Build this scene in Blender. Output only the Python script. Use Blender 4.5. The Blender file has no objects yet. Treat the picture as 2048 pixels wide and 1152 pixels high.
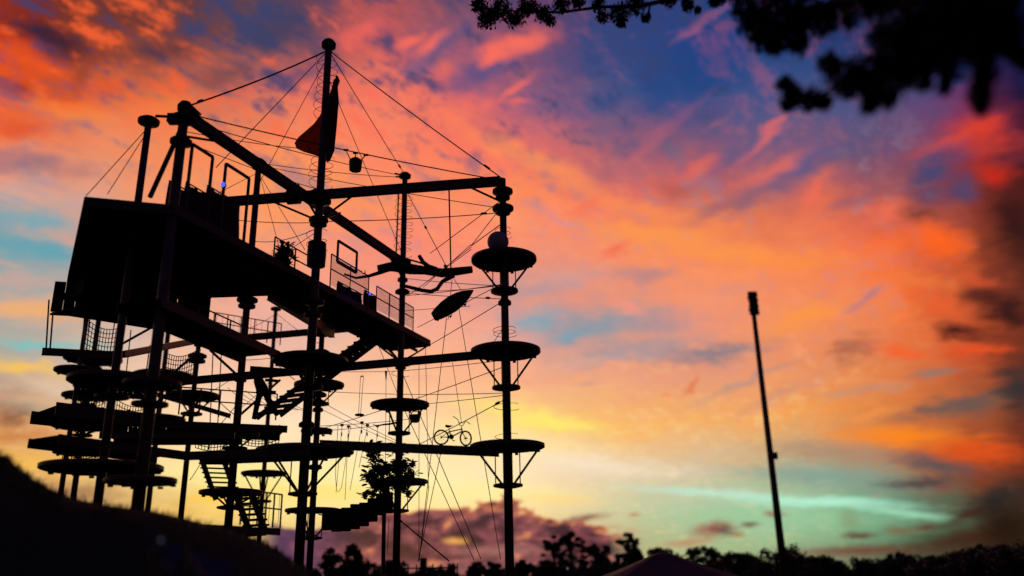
import bpy, math, random
from mathutils import Vector, Matrix
random.seed(7)
R_ = math.radians
SC = bpy.context.scene
COL = SC.collection

# ------------------------------------------------------------------ camera
F = 1690.0                                   # focal length in pixels of a 2048 px wide picture
PITCH = math.atan(F/4958.0); ROLL = -math.atan2(107, 4957)
EYE = Vector((0, 0, 1.6))
cam = bpy.data.cameras.new('camera'); cam.sensor_width = 36; cam.lens = F/2048*36
cam.clip_end = 3000; cam.clip_start = .1
cam.dof.use_dof = True; cam.dof.focus_distance = 34.5; cam.dof.aperture_fstop = (cam.lens/1000)/0.2
co = bpy.data.objects.new('camera', cam); COL.objects.link(co)
fwd = Vector((0, math.cos(PITCH), math.sin(PITCH)))
up0 = Vector((0, -math.sin(PITCH), math.cos(PITCH))); r0 = Vector((1, 0, 0))
rt = r0*math.cos(ROLL) + up0*math.sin(ROLL); up = -r0*math.sin(ROLL) + up0*math.cos(ROLL)
co.matrix_world = Matrix(((rt.x, up.x, -fwd.x, EYE.x), (rt.y, up.y, -fwd.y, EYE.y), (rt.z, up.z, -fwd.z, EYE.z), (0, 0, 0, 1)))
SC.camera = co

def ray(px, py):
    return (fwd + rt*((px-1024)/F) - up*((py-576)/F)).normalized()
def atz(px, py, h):
    d = ray(px, py); return EYE + d*((h-1.6)/d.z)
def atd(px, py, D):
    d = ray(px, py); return EYE + d*(D/math.hypot(d.x, d.y))
def azel(px, py):
    d = ray(px, py); return math.degrees(math.atan2(d.x, d.y)), math.degrees(math.asin(d.z))

# ------------------------------------------------------------------ sky
def lin(c):
    return tuple(((v/255)/12.92 if v/255 <= .04045 else ((v/255+.055)/1.055)**2.4) for v in c)
SUN_AZ, SUN_EL = -9.0, 2.0
W = bpy.data.worlds.new('World'); SC.world = W; W.use_nodes = True
nt = W.node_tree; nt.nodes.clear()
def N(t, **k):
    n = nt.nodes.new(t)
    for a, b in k.items():
        if a == 'inp':
            for i, v in b.items():
                if hasattr(v, 'links') or isinstance(v, bpy.types.NodeSocket): nt.links.new(v, n.inputs[i])
                else: n.inputs[i].default_value = v
        else: setattr(n, a, b)
    return n
def M(op, a, b=0.0, c=None):
    d = {0: a, 1: b}
    if c is not None: d[2] = c
    return N('ShaderNodeMath', operation=op, inp=d).outputs[0]
def mr(v, a, b, c, d, smooth=False):
    return N('ShaderNodeMapRange', interpolation_type='SMOOTHSTEP' if smooth else 'LINEAR', inp={0: v, 1: a, 2: b, 3: c, 4: d}).outputs[0]
def mix(f, a, b, bt='MIX'):
    n = N('ShaderNodeMix', data_type='RGBA', blend_type=bt)
    for i, v in ((0, f), (6, a), (7, b)):
        if isinstance(v, bpy.types.NodeSocket): nt.links.new(v, n.inputs[i])
        elif isinstance(v, tuple): n.inputs[i].default_value = (*v[:3], 1)
        else: n.inputs[i].default_value = v
    return n.outputs[2]
tc = N('ShaderNodeTexCoord'); D_ = tc.outputs['Generated']
sx = N('ShaderNodeSeparateXYZ', inp={0: D_})
az = M('DEGREES', M('ARCTAN2', sx.outputs[0], sx.outputs[1]))
el = M('DEGREES', M('ARCSINE', sx.outputs[2]))
# cloud layer seen in perspective: direction projected on a level sheet overhead
zz = M('ADD', M('MAXIMUM', sx.outputs[2], 0.0), .16)
plane = N('ShaderNodeCombineXYZ', inp={0: M('DIVIDE', sx.outputs[0], zz), 1: M('DIVIDE', sx.outputs[1], zz), 2: 0.0}).outputs[0]
def noise(vec, scale, detail, rough=.55, dist=0.0):
    n = N('ShaderNodeTexNoise', inp={'Vector': vec, 'Scale': scale, 'Detail': detail, 'Roughness': rough, 'Distortion': dist})
    return n
wA = noise(D_, 9.0, 3.0)
wB = noise(plane, 11.0, 4.0, .6)
def warped(axis):
    a = N('ShaderNodeSeparateXYZ', inp={0: wA.outputs['Color']}).outputs[axis]
    b = N('ShaderNodeSeparateXYZ', inp={0: wB.outputs['Color']}).outputs[axis]
    return M('ADD', M('MULTIPLY', M('SUBTRACT', a, .5), 5.0 if axis == 0 else 3.4), M('MULTIPLY', M('SUBTRACT', b, .5), 3.4 if axis == 0 else 2.4))
calm = mr(el, 3, 13, .3, 1)
azw = M('ADD', az, M('MULTIPLY', warped(0), calm)); elw = M('ADD', el, M('MULTIPLY', warped(1), calm))
# evening colours across the view, listed west to east along rows of equal height
XS = [i*128 for i in range(17)]
GRID = {
 0: [(70,15,10),(120,50,35),(90,50,45),(75,55,60),(80,60,80),(75,60,85),(170,80,80),(110,75,100),(60,60,105),(50,58,105),(50,58,112),(38,58,115),(20,50,110),(15,45,100),(40,38,80),(5,20,75),(3,10,50)],
 96: [(215,60,20),(110,45,40),(150,60,40),(130,65,60),(100,75,85),(130,75,85),(200,90,92),(95,80,120),(170,88,100),(60,70,120),(45,70,130),(30,65,130),(30,70,130),(25,65,125),(70,55,95),(8,35,100),(5,15,60)],
 192: [(240,90,30),(200,75,35),(225,105,60),(205,110,85),(220,110,90),(240,115,95),(245,120,95),(225,105,100),(120,85,125),(85,85,130),(60,80,130),(35,70,130),(65,85,135),(75,85,135),(85,75,120),(45,55,120),(12,18,60)],
 288: [(235,110,65),(235,130,85),(240,135,85),(250,140,85),(252,145,90),(252,145,95),(250,135,100),(250,115,90),(245,110,100),(170,95,110),(140,90,115),(130,85,115),(95,85,130),(80,80,120),(80,80,120),(190,55,40),(60,10,10)],
 384: [(190,165,160),(215,160,145),(235,155,115),(245,150,100),(252,155,90),(252,150,90),(252,145,95),(252,140,95),(253,140,85),(250,125,90),(225,110,95),(195,95,95),(180,95,92),(205,95,85),(100,75,95),(150,60,55),(55,12,12)],
 480: [(90,160,175),(160,165,165),(230,160,130),(245,155,110),(250,155,110),(248,150,115),(250,140,110),(252,135,110),(250,140,105),(245,140,110),(253,145,80),(253,140,70),(250,130,70),(250,115,65),(245,100,48),(165,70,42),(40,16,15)],
 576: [(200,165,150),(175,160,155),(220,165,145),(240,165,135),(245,165,135),(245,160,135),(240,150,130),(235,150,135),(205,150,140),(225,145,125),(240,145,115),(245,145,105),(250,145,90),(235,135,95),(250,120,58),(200,85,45),(60,28,28)],
 672: [(140,178,175),(160,182,175),(190,180,170),(230,185,165),(235,180,165),(225,185,170),(240,170,150),(250,170,140),(225,160,150),(180,150,150),(205,150,135),(235,150,125),(235,145,110),(245,140,85),(235,118,62),(218,82,38),(95,38,25)],
 768: [(190,150,120),(225,180,150),(250,205,175),(252,202,168),(252,202,165),(253,200,158),(253,192,148),(253,188,142),(252,175,130),(250,170,125),(245,160,115),(225,145,115),(235,150,105),(225,140,90),(190,115,75),(150,95,62),(50,40,38)],
 864: [(205,120,60),(235,170,100),(250,212,158),(253,220,180),(255,228,195),(255,226,190),(254,224,195),(255,226,165),(255,230,130),(253,205,110),(250,185,95),(250,180,90),(252,175,80),(250,160,60),(248,125,28),(222,85,24),(130,42,18)],
 960: [(235,180,80),(230,170,95),(246,212,130),(254,234,160),(255,238,165),(255,240,170),(255,240,175),(255,232,180),(255,230,188),(240,215,185),(215,205,180),(190,195,175),(140,175,155),(120,160,145),(70,85,90),(120,60,40),(40,25,30)],
 1030: [(140,100,60),(150,110,80),(190,140,80),(245,195,85),(252,222,130),(252,222,145),(253,225,150),(254,228,150),(253,222,150),(228,208,155),(180,200,155),(160,200,155),(150,210,165),(140,200,155),(100,170,130),(70,70,55),(25,15,12)],
 1140: [(90,60,60),(95,65,70),(100,60,80),(90,60,80),(80,55,80),(70,50,80),(80,55,80),(130,85,90),(150,100,95),(150,120,100),(170,165,115),(160,165,115),(150,155,110),(110,80,60),(70,40,30),(40,20,15),(15,8,6)],
}
PY = sorted(GRID)
def gcol(px, py):
    py = min(max(py, PY[0]), PY[-1]); px = min(max(px, 0), 2048)
    j = max(k for k in range(len(PY)-1) if PY[k] <= py) if py < PY[-1] else len(PY)-2
    ty = (py-PY[j])/(PY[j+1]-PY[j]); i = min(int(px//128), 15); tx = (px-XS[i])/128
    f = lambda r: [lin(GRID[r][i])[k]*(1-tx)+lin(GRID[r][i+1])[k]*tx for k in range(3)]
    a, b = f(PY[j]), f(PY[j+1]); return [a[k]*(1-ty)+b[k]*ty for k in range(3)]
def project(a, e):
    a, e = R_(a), R_(e); d = Vector((math.sin(a)*math.cos(e), math.cos(a)*math.cos(e), math.sin(e)))
    z = d.dot(fwd); return 1024+F*d.dot(rt)/z, 576-F*d.dot(up)/z
ELS = [-.5, 2.2, 4, 6.3, 9.5, 12.7, 15.8, 19, 22, 25, 28, 31, 34, 38]
FAR = lin((38, 34, 54)); 
def row(e, prev=None):
    n = N('ShaderNodeValToRGB'); cr = n.color_ramp; cr.interpolation = 'EASE'
    stops = [(-180, FAR), (-110, FAR)]
    for k in range(25):
        a = -38+76*k/24
        stops.append((a, gcol(*project(a, e))))
    c1, c2 = stops[2][1], stops[-1][1]
    stops[1] = (-110, FAR); stops.append((110, FAR))
    els = cr.elements
    while len(els) < len(stops): els.new(.5)
    for s, (a, c) in zip(els, stops):
        s.position = (a+180)/360
    for s, (a, c) in zip(els, stops):
        s.color = (*c, 1)
    nt.links.new(azn if prev is None else M('MULTIPLY_ADD', prev, 1e-9, azn), n.inputs[0]); return n.outputs[0]
azn = M('DIVIDE', M('ADD', azw, 180.0), 360.0)
cur = row(ELS[0])
for a, b in zip(ELS, ELS[1:]):
    cur = mix(mr(elw, a, b, 0, 1), cur, row(b, cur))
# broken cloud texture: lit clumps and slate gaps
st = N('ShaderNodeVectorRotate', rotation_type='Z_AXIS', inp={'Vector': plane, 'Angle': R_(34)}).outputs[0]
st = N('ShaderNodeMapping', inp={'Vector': st, 'Scale': (2.9, 1.5, 1)}).outputs[0]
n1 = noise(st, 5.6, 6.0, .76, .2).outputs[0]
n2 = noise(st, 1.5, 2.0, .5).outputs[0]
n1 = M('ADD', M('MULTIPLY', n1, .72), M('MULTIPLY', n2, .28))
hi = mr(n1, .50, .60, 0, 1, True); lo = mr(n1, .495, .40, 0, 1, True)
top = mr(el, 21, 31, 0, 1, True); low = mr(el, 16, 8, 0, 1, True)
lit_c = mix(low, mix(top, lin((255,160,118)), mix(mr(az, -22, -10, 0, 1), lin((250,98,48)), lin((252,108,86)))), lin((255,225,160)))
gap_c = mix(low, mix(top, lin((170,140,155)), lin((56,64,108))), lin((245,195,150)))
# the upper right stays nearly clear blue
clear = mr(M('ADD', M('MULTIPLY', az, .55), el), 24, 34, 1, .18, True)
leftdim = mr(M('ADD', az, M('MULTIPLY', low, 9.0)), 23, 33, 1, .04, True)
k1 = M('MULTIPLY', M('MULTIPLY', hi, clear), leftdim)
cur = mix(M('MULTIPLY', k1, mr(el, 21, 31, .3, .85)), cur, lit_c)
cur = mix(M('MULTIPLY', M('MULTIPLY', lo, mr(el, 20, 30, .2, .85)), leftdim), cur, gap_c)
# single clouds and gaps: (pixel x, y, half width, half height, tilt, colour, strength, raggedness)
edge = noise(plane, 17.0, 5.0, .62).outputs[0]
edge = M('SUBTRACT', edge, .5)
pvec = N('ShaderNodeCombineXYZ', inp={0: M('ADD', az, M('MULTIPLY', M('SUBTRACT', azw, az), .55)), 1: M('ADD', el, M('MULTIPLY', M('SUBTRACT', elw, el), .55)), 2: 0.0}).outputs[0]
def after(v, c):       # same vector, evaluated after colour c (keeps the shader's working set small)
    return N('ShaderNodeVectorMath', operation='MULTIPLY_ADD', inp={0: c, 1: (1e-9, 1e-9, 1e-9), 2: v}).outputs[0]
def blob(cur, px, py, rx, ry, rot, col, s, rag=1.7, soft=(1.45, .0)):
    a0, e0, kx, ky = place(px, py)
    m = N('ShaderNodeMapping', vector_type='TEXTURE', inp={'Vector': after(pvec, cur), 'Location': (a0, e0, 0), 'Rotation': (0, 0, R_(rot)), 'Scale': (rx*kx, ry*ky, 1)})
    l = N('ShaderNodeVectorMath', operation='LENGTH', inp={0: m.outputs[0]}).outputs['Value']
    f = mr(M('MULTIPLY_ADD', edge, rag, l), soft[0], soft[1], 0, s, True)
    return mix(f, cur, lin(col))
def place(px, py):
    a0, e0 = azel(px, py); a1, e1 = azel(px+60, py); a2, e2 = azel(px, py+60)
    return a0, e0, (a1-a0)/60, (e0-e2)/60
def reach(b):            # the patch of sky a cloud can touch, in degrees
    a0, e0, kx, ky = place(b[0], b[1]); x, y, r = b[2]*kx, b[3]*ky, R_(b[4]); rag = b[7] if len(b) > 7 else 1.7
    k = 1.45+.3*rag; dx = k*math.hypot(x*math.cos(r), y*math.sin(r))+1.9; dy = k*math.hypot(x*math.sin(r), y*math.cos(r))+1.4
    return a0-dx, a0+dx, e0-dy, e0+dy
B_ = [
 (900,240,120,26,-20,(255,125,90),.6),(1090,330,170,26,-22,(255,146,86),.7),(1300,420,170,22,-18,(255,142,82),.6),(1560,520,150,24,-12,(255,146,60),.6),
 (1500,395,120,22,14,(125,92,112),.6),(1640,340,90,18,14,(84,84,125),.6),(1700,420,60,16,18,(110,85,115),.5),(1230,330,70,14,20,(190,95,105),.5),(1180,395,60,12,25,(245,112,80),.5),
 (1120,555,120,20,0,(205,155,150),.6),(1010,690,80,24,5,(215,175,165),.5),(1270,690,150,22,3,(172,148,150),.6),(1420,600,60,14,-15,(245,150,110),.6),(1320,270,120,14,28,(205,100,110),.4),(1000,440,90,18,-15,(255,160,110),.5),(1180,720,110,10,4,(250,175,140),.6),
 (1080,900,120,26,-5,(255,228,170),.7),(960,985,200,26,-3,(255,238,158),.8),(760,960,180,50,0,(255,232,160),.6),(1120,1000,90,12,-4,(255,215,130),.6),
 (70,130,90,26,-10,(250,90,30),.6),(220,180,80,22,15,(235,85,40),.6),(120,230,80,26,10,(252,110,35),.7),(330,220,80,30,20,(255,130,60),.5),(30,180,50,20,0,(150,35,20),.6),
 (100,75,90,32,-8,(48,30,48),.9),(330,100,90,30,20,(70,45,55),.6),(560,60,80,40,25,(62,62,95),.8),(450,150,60,25,20,(75,60,75),.6),
 (600,150,60,25,15,(70,70,110),.7),(720,70,55,35,30,(238,100,90),.8),(640,105,40,30,0,(80,70,105),.5),(700,30,40,20,0,(200,90,85),.6),
 (872,110,95,22,35,(58,80,130),.8),(960,150,80,40,20,(62,76,130),.8),(830,80,28,14,20,(245,105,90),.9,1.5),(868,97,40,18,35,(245,108,92),.9,1.5),(810,90,25,12,20,(245,108,92),.8,1.5),
 (1030,88,75,26,15,(250,110,92),.95,2.0),(985,118,30,14,35,(250,108,90),.9,1.5),(895,150,22,32,65,(235,105,92),.7),
 (1030,185,52,9,38,(240,108,98),.85,1.5),(1045,205,35,7,8,(238,108,98),.8,1.2),(980,215,25,16,30,(245,110,95),.8),
 (1290,210,150,60,0,(48,74,132),.7),(1400,130,160,60,10,(24,66,130),.6),(1180,110,110,50,0,(52,70,125),.7),(1200,250,90,30,20,(125,92,120),.5),
 (1390,50,45,9,20,(165,90,120),.7,1.5),(1440,20,40,8,20,(130,85,120),.6),(1535,278,75,11,27,(235,108,98),.75,1.5),(1450,247,30,7,12,(150,95,120),.6),
 (1600,330,110,22,15,(72,85,135),.8),(1480,300,60,20,20,(80,85,130),.6),
 (1900,285,75,14,12,(225,75,50),.9,1.2),(1960,268,70,30,-25,(222,62,40),.9,1.4),(1990,335,38,26,-30,(190,42,25),.9,1.5),(1875,335,80,40,30,(58,68,112),.85),(1935,375,40,35,0,(45,70,115),.7),
 (1395,338,62,16,22,(240,105,80),.6),(1550,340,85,17,14,(245,112,85),.65),(1640,385,40,18,30,(245,110,80),.8),(1360,380,60,16,-15,(180,90,80),.7),(1470,400,110,20,15,(150,95,110),.6),
 (1835,432,40,18,-10,(110,55,45),.8),(1872,485,75,34,-30,(255,100,30),.95,1.1),(1840,560,90,18,-20,(240,120,60),.7),(1770,430,50,20,10,(245,110,80),.8),(2030,450,50,110,0,(28,12,16),.8,.5),
 (1300,470,190,24,-12,(255,152,72),.7),(1450,505,120,18,-8,(255,150,70),.6),(1230,500,34,12,30,(245,100,70),.7,1.6),(1290,545,70,18,0,(165,130,140),.7),(1120,440,70,12,-20,(205,140,150),.6),
 (1080,636,70,24,5,(128,165,180),.85,1.5),(1200,645,125,34,5,(134,152,164),.9,1.6),(1090,575,90,14,4,(175,150,160),.7,1.5),(1140,665,42,12,0,(108,160,180),.7,1.3),(1320,640,70,30,0,(165,142,150),.7),(1260,610,35,12,-25,(250,150,125),.8,1.5),
 (1300,700,130,22,0,(165,145,150),.6),(1440,705,125,22,3,(124,122,134),.9,1.6),(1500,760,130,9,18,(165,140,135),.6,1),(1230,715,110,14,4,(165,150,158),.6),(1720,605,50,10,30,(175,120,135),.8,1.5),(1600,640,90,30,10,(255,152,60),.8),(1700,700,50,26,25,(165,95,75),.8),
 (1795,698,60,15,-15,(245,95,40),.85,1.5),(1915,655,66,17,-15,(48,12,18),.98,.9),(1990,590,60,22,-25,(60,20,20),.7,.9),(1960,560,60,14,-20,(225,85,45),.6,1),(1990,350,30,22,-20,(200,40,22),.7,1),(1960,690,85,14,-12,(232,80,32),.9,1.3),(1880,600,70,25,-30,(235,95,45),.8),(2030,620,40,40,0,(40,15,18),.9),
 (1560,790,110,14,20,(200,140,125),.55),(1385,770,30,6,40,(225,115,75),.8,1.2),(1330,790,20,5,10,(240,130,80),.7,1.2),(1190,770,35,6,0,(205,150,145),.7),(1720,780,100,15,5,(190,140,120),.6),
 (1860,740,60,12,0,(120,120,115),.7),(1900,810,130,24,8,(88,84,82),.85),(2035,770,50,50,0,(35,42,48),.8),(1750,830,60,8,10,(250,150,70),.6),
 (1800,875,150,26,-6,(254,135,22),.95,1.3),(1950,900,110,32,-8,(225,80,22),.85),(1110,845,110,22,-8,(255,238,110),.85),(1000,815,80,16,-8,(255,230,110),.6),
 (1660,905,160,22,-10,(165,135,115),.7,1.4),(1500,925,90,10,-8,(250,180,110),.5),(1640,950,190,30,-8,(120,160,150),.8,1.3),(1870,930,90,18,-12,(60,75,85),.8),(1835,965,90,13,0,(62,48,62),.85),(1990,1000,70,25,20,(25,35,40),.85),
 (1430,985,200,10,-6,(190,230,205),.9,.7),(1640,1003,190,13,-5,(178,240,208),.97,.7),(1800,1025,110,10,-9,(160,225,190),.8,.8),(1560,1035,240,22,-3,(150,200,155),.7,1.0),
 (1755,993,22,6,0,(150,150,125),.8,.8),(1885,975,20,8,0,(130,70,65),.8,.8),(1180,930,200,22,-5,(250,232,205),.6),
 (60,330,140,22,5,(140,105,120),.75),(30,260,60,22,0,(225,80,30),.7),(150,240,90,20,0,(245,140,70),.6),(170,150,50,20,60,(150,60,40),.6),(60,450,95,14,5,(110,168,180),.8,1.4),(70,500,110,22,0,(92,162,176),.9,1.4),(60,475,50,6,0,(165,165,165),.6,1),
 (50,560,110,16,0,(195,165,155),.8,1.4),(70,615,130,26,0,(245,175,110),.85,1.4),(80,683,170,11,0,(125,192,190),.9,1.0),(50,732,120,20,0,(250,195,90),.9,1.2),(120,770,90,14,0,(225,195,165),.7),
 (60,815,60,22,0,(160,160,140),.6),(30,830,40,22,0,(120,70,45),.8,1.6),(40,870,90,16,10,(200,115,55),.7),(80,925,110,22,0,(245,190,85),.8),(150,985,90,20,0,(130,90,75),.6),(480,950,150,30,0,(255,236,150),.7),(640,985,170,24,0,(255,226,112),.7),(820,960,140,20,-3,(255,244,176),.6),(430,1000,60,14,0,(255,200,60),.8),
]
# low purple cumulus bank with lit edges
cn = noise(N('ShaderNodeCombineXYZ', inp={0: M('MULTIPLY', az, .42), 1: M('MULTIPLY', el, .95), 2: 3.0}).outputs[0], 1.0, 7.0, .62, .5).outputs[0]
cn2 = noise(N('ShaderNodeCombineXYZ', inp={0: M('MULTIPLY', az, .5), 1: M('MULTIPLY', M('ADD', el, -.35), 1.1), 2: 9.0}).outputs[0], 1.0, 7.0, .6, .6).outputs[0]
bumpy = M('MULTIPLY', M('SUBTRACT', cn, .5), 4.2)
topline = M('SUBTRACT', mr(az, -15.5, -5.0, 3.3, 4.7), mr(az, -1.0, 8.5, 0, 2.6))
depth = M('ADD', M('SUBTRACT', topline, el), bumpy)
bank = mr(depth, -.05, .22, 0, 1, True)
pur = mix(mr(cn2, .40, .64, 0, 1, True), lin((40,20,48)), lin((138,74,86)))
pur = mix(mr(cn2, .60, .70, 0, .8, True), pur, lin((235,150,84)))
pur = mix(mr(depth, .75, .02, 0, .85, True), pur, lin((225,130,90)))
pur = mix(mr(el, 1.4, .2, 0, .6, True), pur, lin((150,100,105)))
pur = mix(mr(az, -9.5, -14.5, 0, .85, True), pur, lin((58,40,92)))
side = M('MULTIPLY', mr(az, -17, -15, 0, 1, True), mr(az, 8.5, 5.5, 0, 1, True))
bankf = M('MULTIPLY', bank, side)
B2 = [(1165,1038,55,8,8,(120,62,66),.9,1.0),(1270,1030,14,4,0,(190,110,90),.8,1),(1425,1058,48,17,8,(150,82,72),.95,1.2),(1450,1062,28,13,0,(92,55,62),.8,1.2),(1500,1048,20,7,0,(105,60,52),.95,.9),(1475,1070,16,7,0,(165,105,75),.8,1),
          (1545,1026,24,8,0,(150,84,72),.85,1),(1380,1085,60,10,5,(190,120,95),.7,1),(1720,1070,42,8,0,(95,52,46),.95,.8),(1850,1052,30,8,0,(95,45,38),.9,1),(1800,1060,40,10,0,(120,95,70),.8,1),(1930,1030,60,12,20,(60,28,24),.9,1),
          (1720,1100,180,14,0,(110,60,48),.85,.9),(1930,1075,160,28,8,(60,26,20),.9,1),(2010,1050,60,60,0,(22,12,10),.85,1),(1000,1100,110,14,0,(180,120,115),.6,1.5),(910,1080,26,9,0,(250,180,90),.8,1.2),(1700,1040,24,22,0,(130,135,95),.5,1)]
def patch(a_lo, a_hi, e_lo, e_hi):
    # only the clouds that reach this part of the sky are worked out there
    global nt, pvec, edge
    keep = (nt, pvec, edge)
    g = bpy.data.node_groups.new('cloud_patch', 'ShaderNodeTree')
    for nm, ty in (('vec', 'Vector'), ('edge', 'Float'), ('base', 'Color'), ('bank', 'Color'), ('bankf', 'Float')):
        g.interface.new_socket(nm, in_out='INPUT', socket_type='NodeSocket'+ty)
    g.interface.new_socket('out', in_out='OUTPUT', socket_type='NodeSocketColor')
    nt = g; gi = N('NodeGroupInput'); pvec = gi.outputs[0]; edge = gi.outputs[1]
    def sel(L): return [b for b in L if reach(b)[1] > a_lo and reach(b)[0] < a_hi and reach(b)[3] > e_lo and reach(b)[2] < e_hi]
    c = gi.outputs[2]
    for b in sel(B_): c = blob(c, *b)
    if e_lo < 8 and a_lo < 9 and a_hi > -17.5: c = mix(gi.outputs[4], c, gi.outputs[3])
    for b in sel(B2): c = blob(c, *b)
    N('NodeGroupOutput', inp={0: c})
    nt, pvec, edge = keep
    gn = N('ShaderNodeGroup', node_tree=g)
    for k, v in enumerate((pvec, edge, cur, pur, bankf)): nt.links.new(v, gn.inputs[k])
    c = mix(mr(M('ABSOLUTE', az), 40, 95, 0, 1, True), gn.outputs[0], FAR)
    c = mix(mr(el, 40, 70, 0, 1, True), c, lin((12, 20, 52)))
    return N('ShaderNodeBackground', inp={0: c, 1: 1.0}).outputs[0]
def mixs(f, a, b):
    n = N('ShaderNodeMixShader'); nt.links.new(f, n.inputs[0]); nt.links.new(a, n.inputs[1]); nt.links.new(b, n.inputs[2]); return n.outputs[0]
ACUT = [-29, -20, -11, -2, 7, 16, 25]; BIG = 400
def strip(cuts, lo, hi, e_lo, e_hi):
    if not cuts: return patch(lo, hi, e_lo, e_hi)
    m = len(cuts)//2; c = cuts[m]
    return mixs(M('GREATER_THAN', az, c), strip(cuts[:m], lo, c, e_lo, e_hi), strip(cuts[m+1:], c, hi, e_lo, e_hi))
skyall = mixs(M('GREATER_THAN', el, 14.0), mixs(M('GREATER_THAN', el, 6.0), strip(ACUT, -BIG, BIG, -BIG, 6), strip(ACUT, -BIG, BIG, 6, 14)), mixs(M('GREATER_THAN', el, 23.0), strip(ACUT, -BIG, BIG, 14, 23), strip(ACUT, -BIG, BIG, 23, BIG)))
sky_nishita = N('ShaderNodeTexSky', sky_type='NISHITA')
sky_nishita.sun_disc = False; sky_nishita.sun_elevation = R_(SUN_EL); sky_nishita.sun_rotation = R_(SUN_AZ)
airbg = N('ShaderNodeBackground', inp={0: sky_nishita.outputs[0], 1: 0.002}).outputs[0]
add = N('ShaderNodeAddShader', inp={0: skyall, 1: airbg})
N('ShaderNodeOutputWorld', inp={0: add.outputs[0]})

sun = bpy.data.lights.new('sun', 'SUN'); sun.energy = .05; sun.angle = R_(3); sun.color = (1, .55, .3)
so = bpy.data.objects.new('sun', sun); COL.objects.link(so)
sd = Vector((math.sin(R_(SUN_AZ))*math.cos(R_(SUN_EL)), math.cos(R_(SUN_AZ))*math.cos(R_(SUN_EL)), math.sin(R_(SUN_EL))))
so.rotation_euler = sd.to_track_quat('Z', 'Y').to_euler(); so.location = (0, 0, 60)
SC.view_settings.view_transform = 'Standard'; SC.view_settings.look = 'None'
SC.view_settings.exposure = 0; SC.view_settings.gamma = 1; SC.view_settings.use_curve_mapping = False
SC.cycles.max_bounces = 2; SC.cycles.diffuse_bounces = 1; SC.cycles.glossy_bounces = 1
W.cycles.sampling_method = 'MANUAL'; W.cycles.sample_map_resolution = 256

# ------------------------------------------------------------------ materials
def mat(name, c, c2=None, rough=.6, scale=3.0, metal=0.0, bump=0.0, emit=None, es=0.0):
    m = bpy.data.materials.new(name); m.use_nodes = True
    t = m.node_tree; b = t.nodes['Principled BSDF']
    b.inputs['Roughness'].default_value = rough; b.inputs['Metallic'].default_value = metal
    tcn = t.nodes.new('ShaderNodeTexCoord'); nz = t.nodes.new('ShaderNodeTexNoise')
    nz.inputs['Scale'].default_value = scale; nz.inputs['Detail'].default_value = 6
    t.links.new(tcn.outputs['Object'], nz.inputs['Vector'])
    cr = t.nodes.new('ShaderNodeValToRGB'); cr.color_ramp.elements[0].position = .35; cr.color_ramp.elements[1].position = .65
    cr.color_ramp.elements[0].color = (*c, 1); cr.color_ramp.elements[1].color = (*(c2 or tuple(v*1.6 for v in c)), 1)
    t.links.new(nz.outputs['Fac'], cr.inputs[0]); t.links.new(cr.outputs[0], b.inputs['Base Color'])
    if bump:
        bp = t.nodes.new('ShaderNodeBump'); bp.inputs['Strength'].default_value = bump; bp.inputs['Distance'].default_value = .02
        t.links.new(nz.outputs['Fac'], bp.inputs['Height']); t.links.new(bp.outputs[0], b.inputs['Normal'])
    if emit:
        b.inputs['Emission Color'].default_value = (*emit, 1); b.inputs['Emission Strength'].default_value = es
    return m
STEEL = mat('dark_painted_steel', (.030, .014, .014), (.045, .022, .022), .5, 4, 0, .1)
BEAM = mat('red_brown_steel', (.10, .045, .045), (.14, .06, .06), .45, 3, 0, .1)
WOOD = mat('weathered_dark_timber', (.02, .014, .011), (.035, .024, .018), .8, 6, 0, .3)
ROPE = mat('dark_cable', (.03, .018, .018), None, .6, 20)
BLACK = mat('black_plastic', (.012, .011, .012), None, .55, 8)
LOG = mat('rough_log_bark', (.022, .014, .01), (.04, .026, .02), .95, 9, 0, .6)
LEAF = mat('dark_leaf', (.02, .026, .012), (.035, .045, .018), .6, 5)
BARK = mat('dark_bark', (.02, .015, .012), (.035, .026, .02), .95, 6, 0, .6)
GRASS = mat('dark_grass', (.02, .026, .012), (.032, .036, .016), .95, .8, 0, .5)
TENT = mat('purple_canvas', (.035, .014, .05), (.045, .02, .06), .8, 2)
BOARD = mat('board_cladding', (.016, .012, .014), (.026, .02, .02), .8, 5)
BALL = mat('grey_pink_vinyl', (.5, .32, .38), (.55, .36, .4), .5, 3)
PURP = mat('violet_painted_frame', (.05, .025, .13), (.07, .04, .17), .5, 3)
BANNER = mat('dark_red_canvas', (.09, .012, .012), (.06, .01, .03), .8, 2)
TYRE = mat('bike_rubber', (.03, .012, .012), None, .6, 9)
BIKEM = mat('bike_paint', (.07, .025, .02), None, .35, 9)
POT = mat('dark_pot', (.02, .015, .014), None, .7, 5)
LAMPW = mat('white_lamp_glow', (.2, .2, .25), None, .5, 5, 0, 0, (.6, .65, 1), .1)
LEDB = mat('blue_led_glow', (.05, .05, .5), None, .5, 5, 0, 0, (.06, .10, 1), 1.6)
LEDR = mat('red_led_glow', (.5, .05, .03), None, .5, 5, 0, 0, (1, .12, .03), 3.0)
SHADE = mat('shade_sail_cloth', (.06, .05, .11), (.09, .07, .15), .9, 2)
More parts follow.
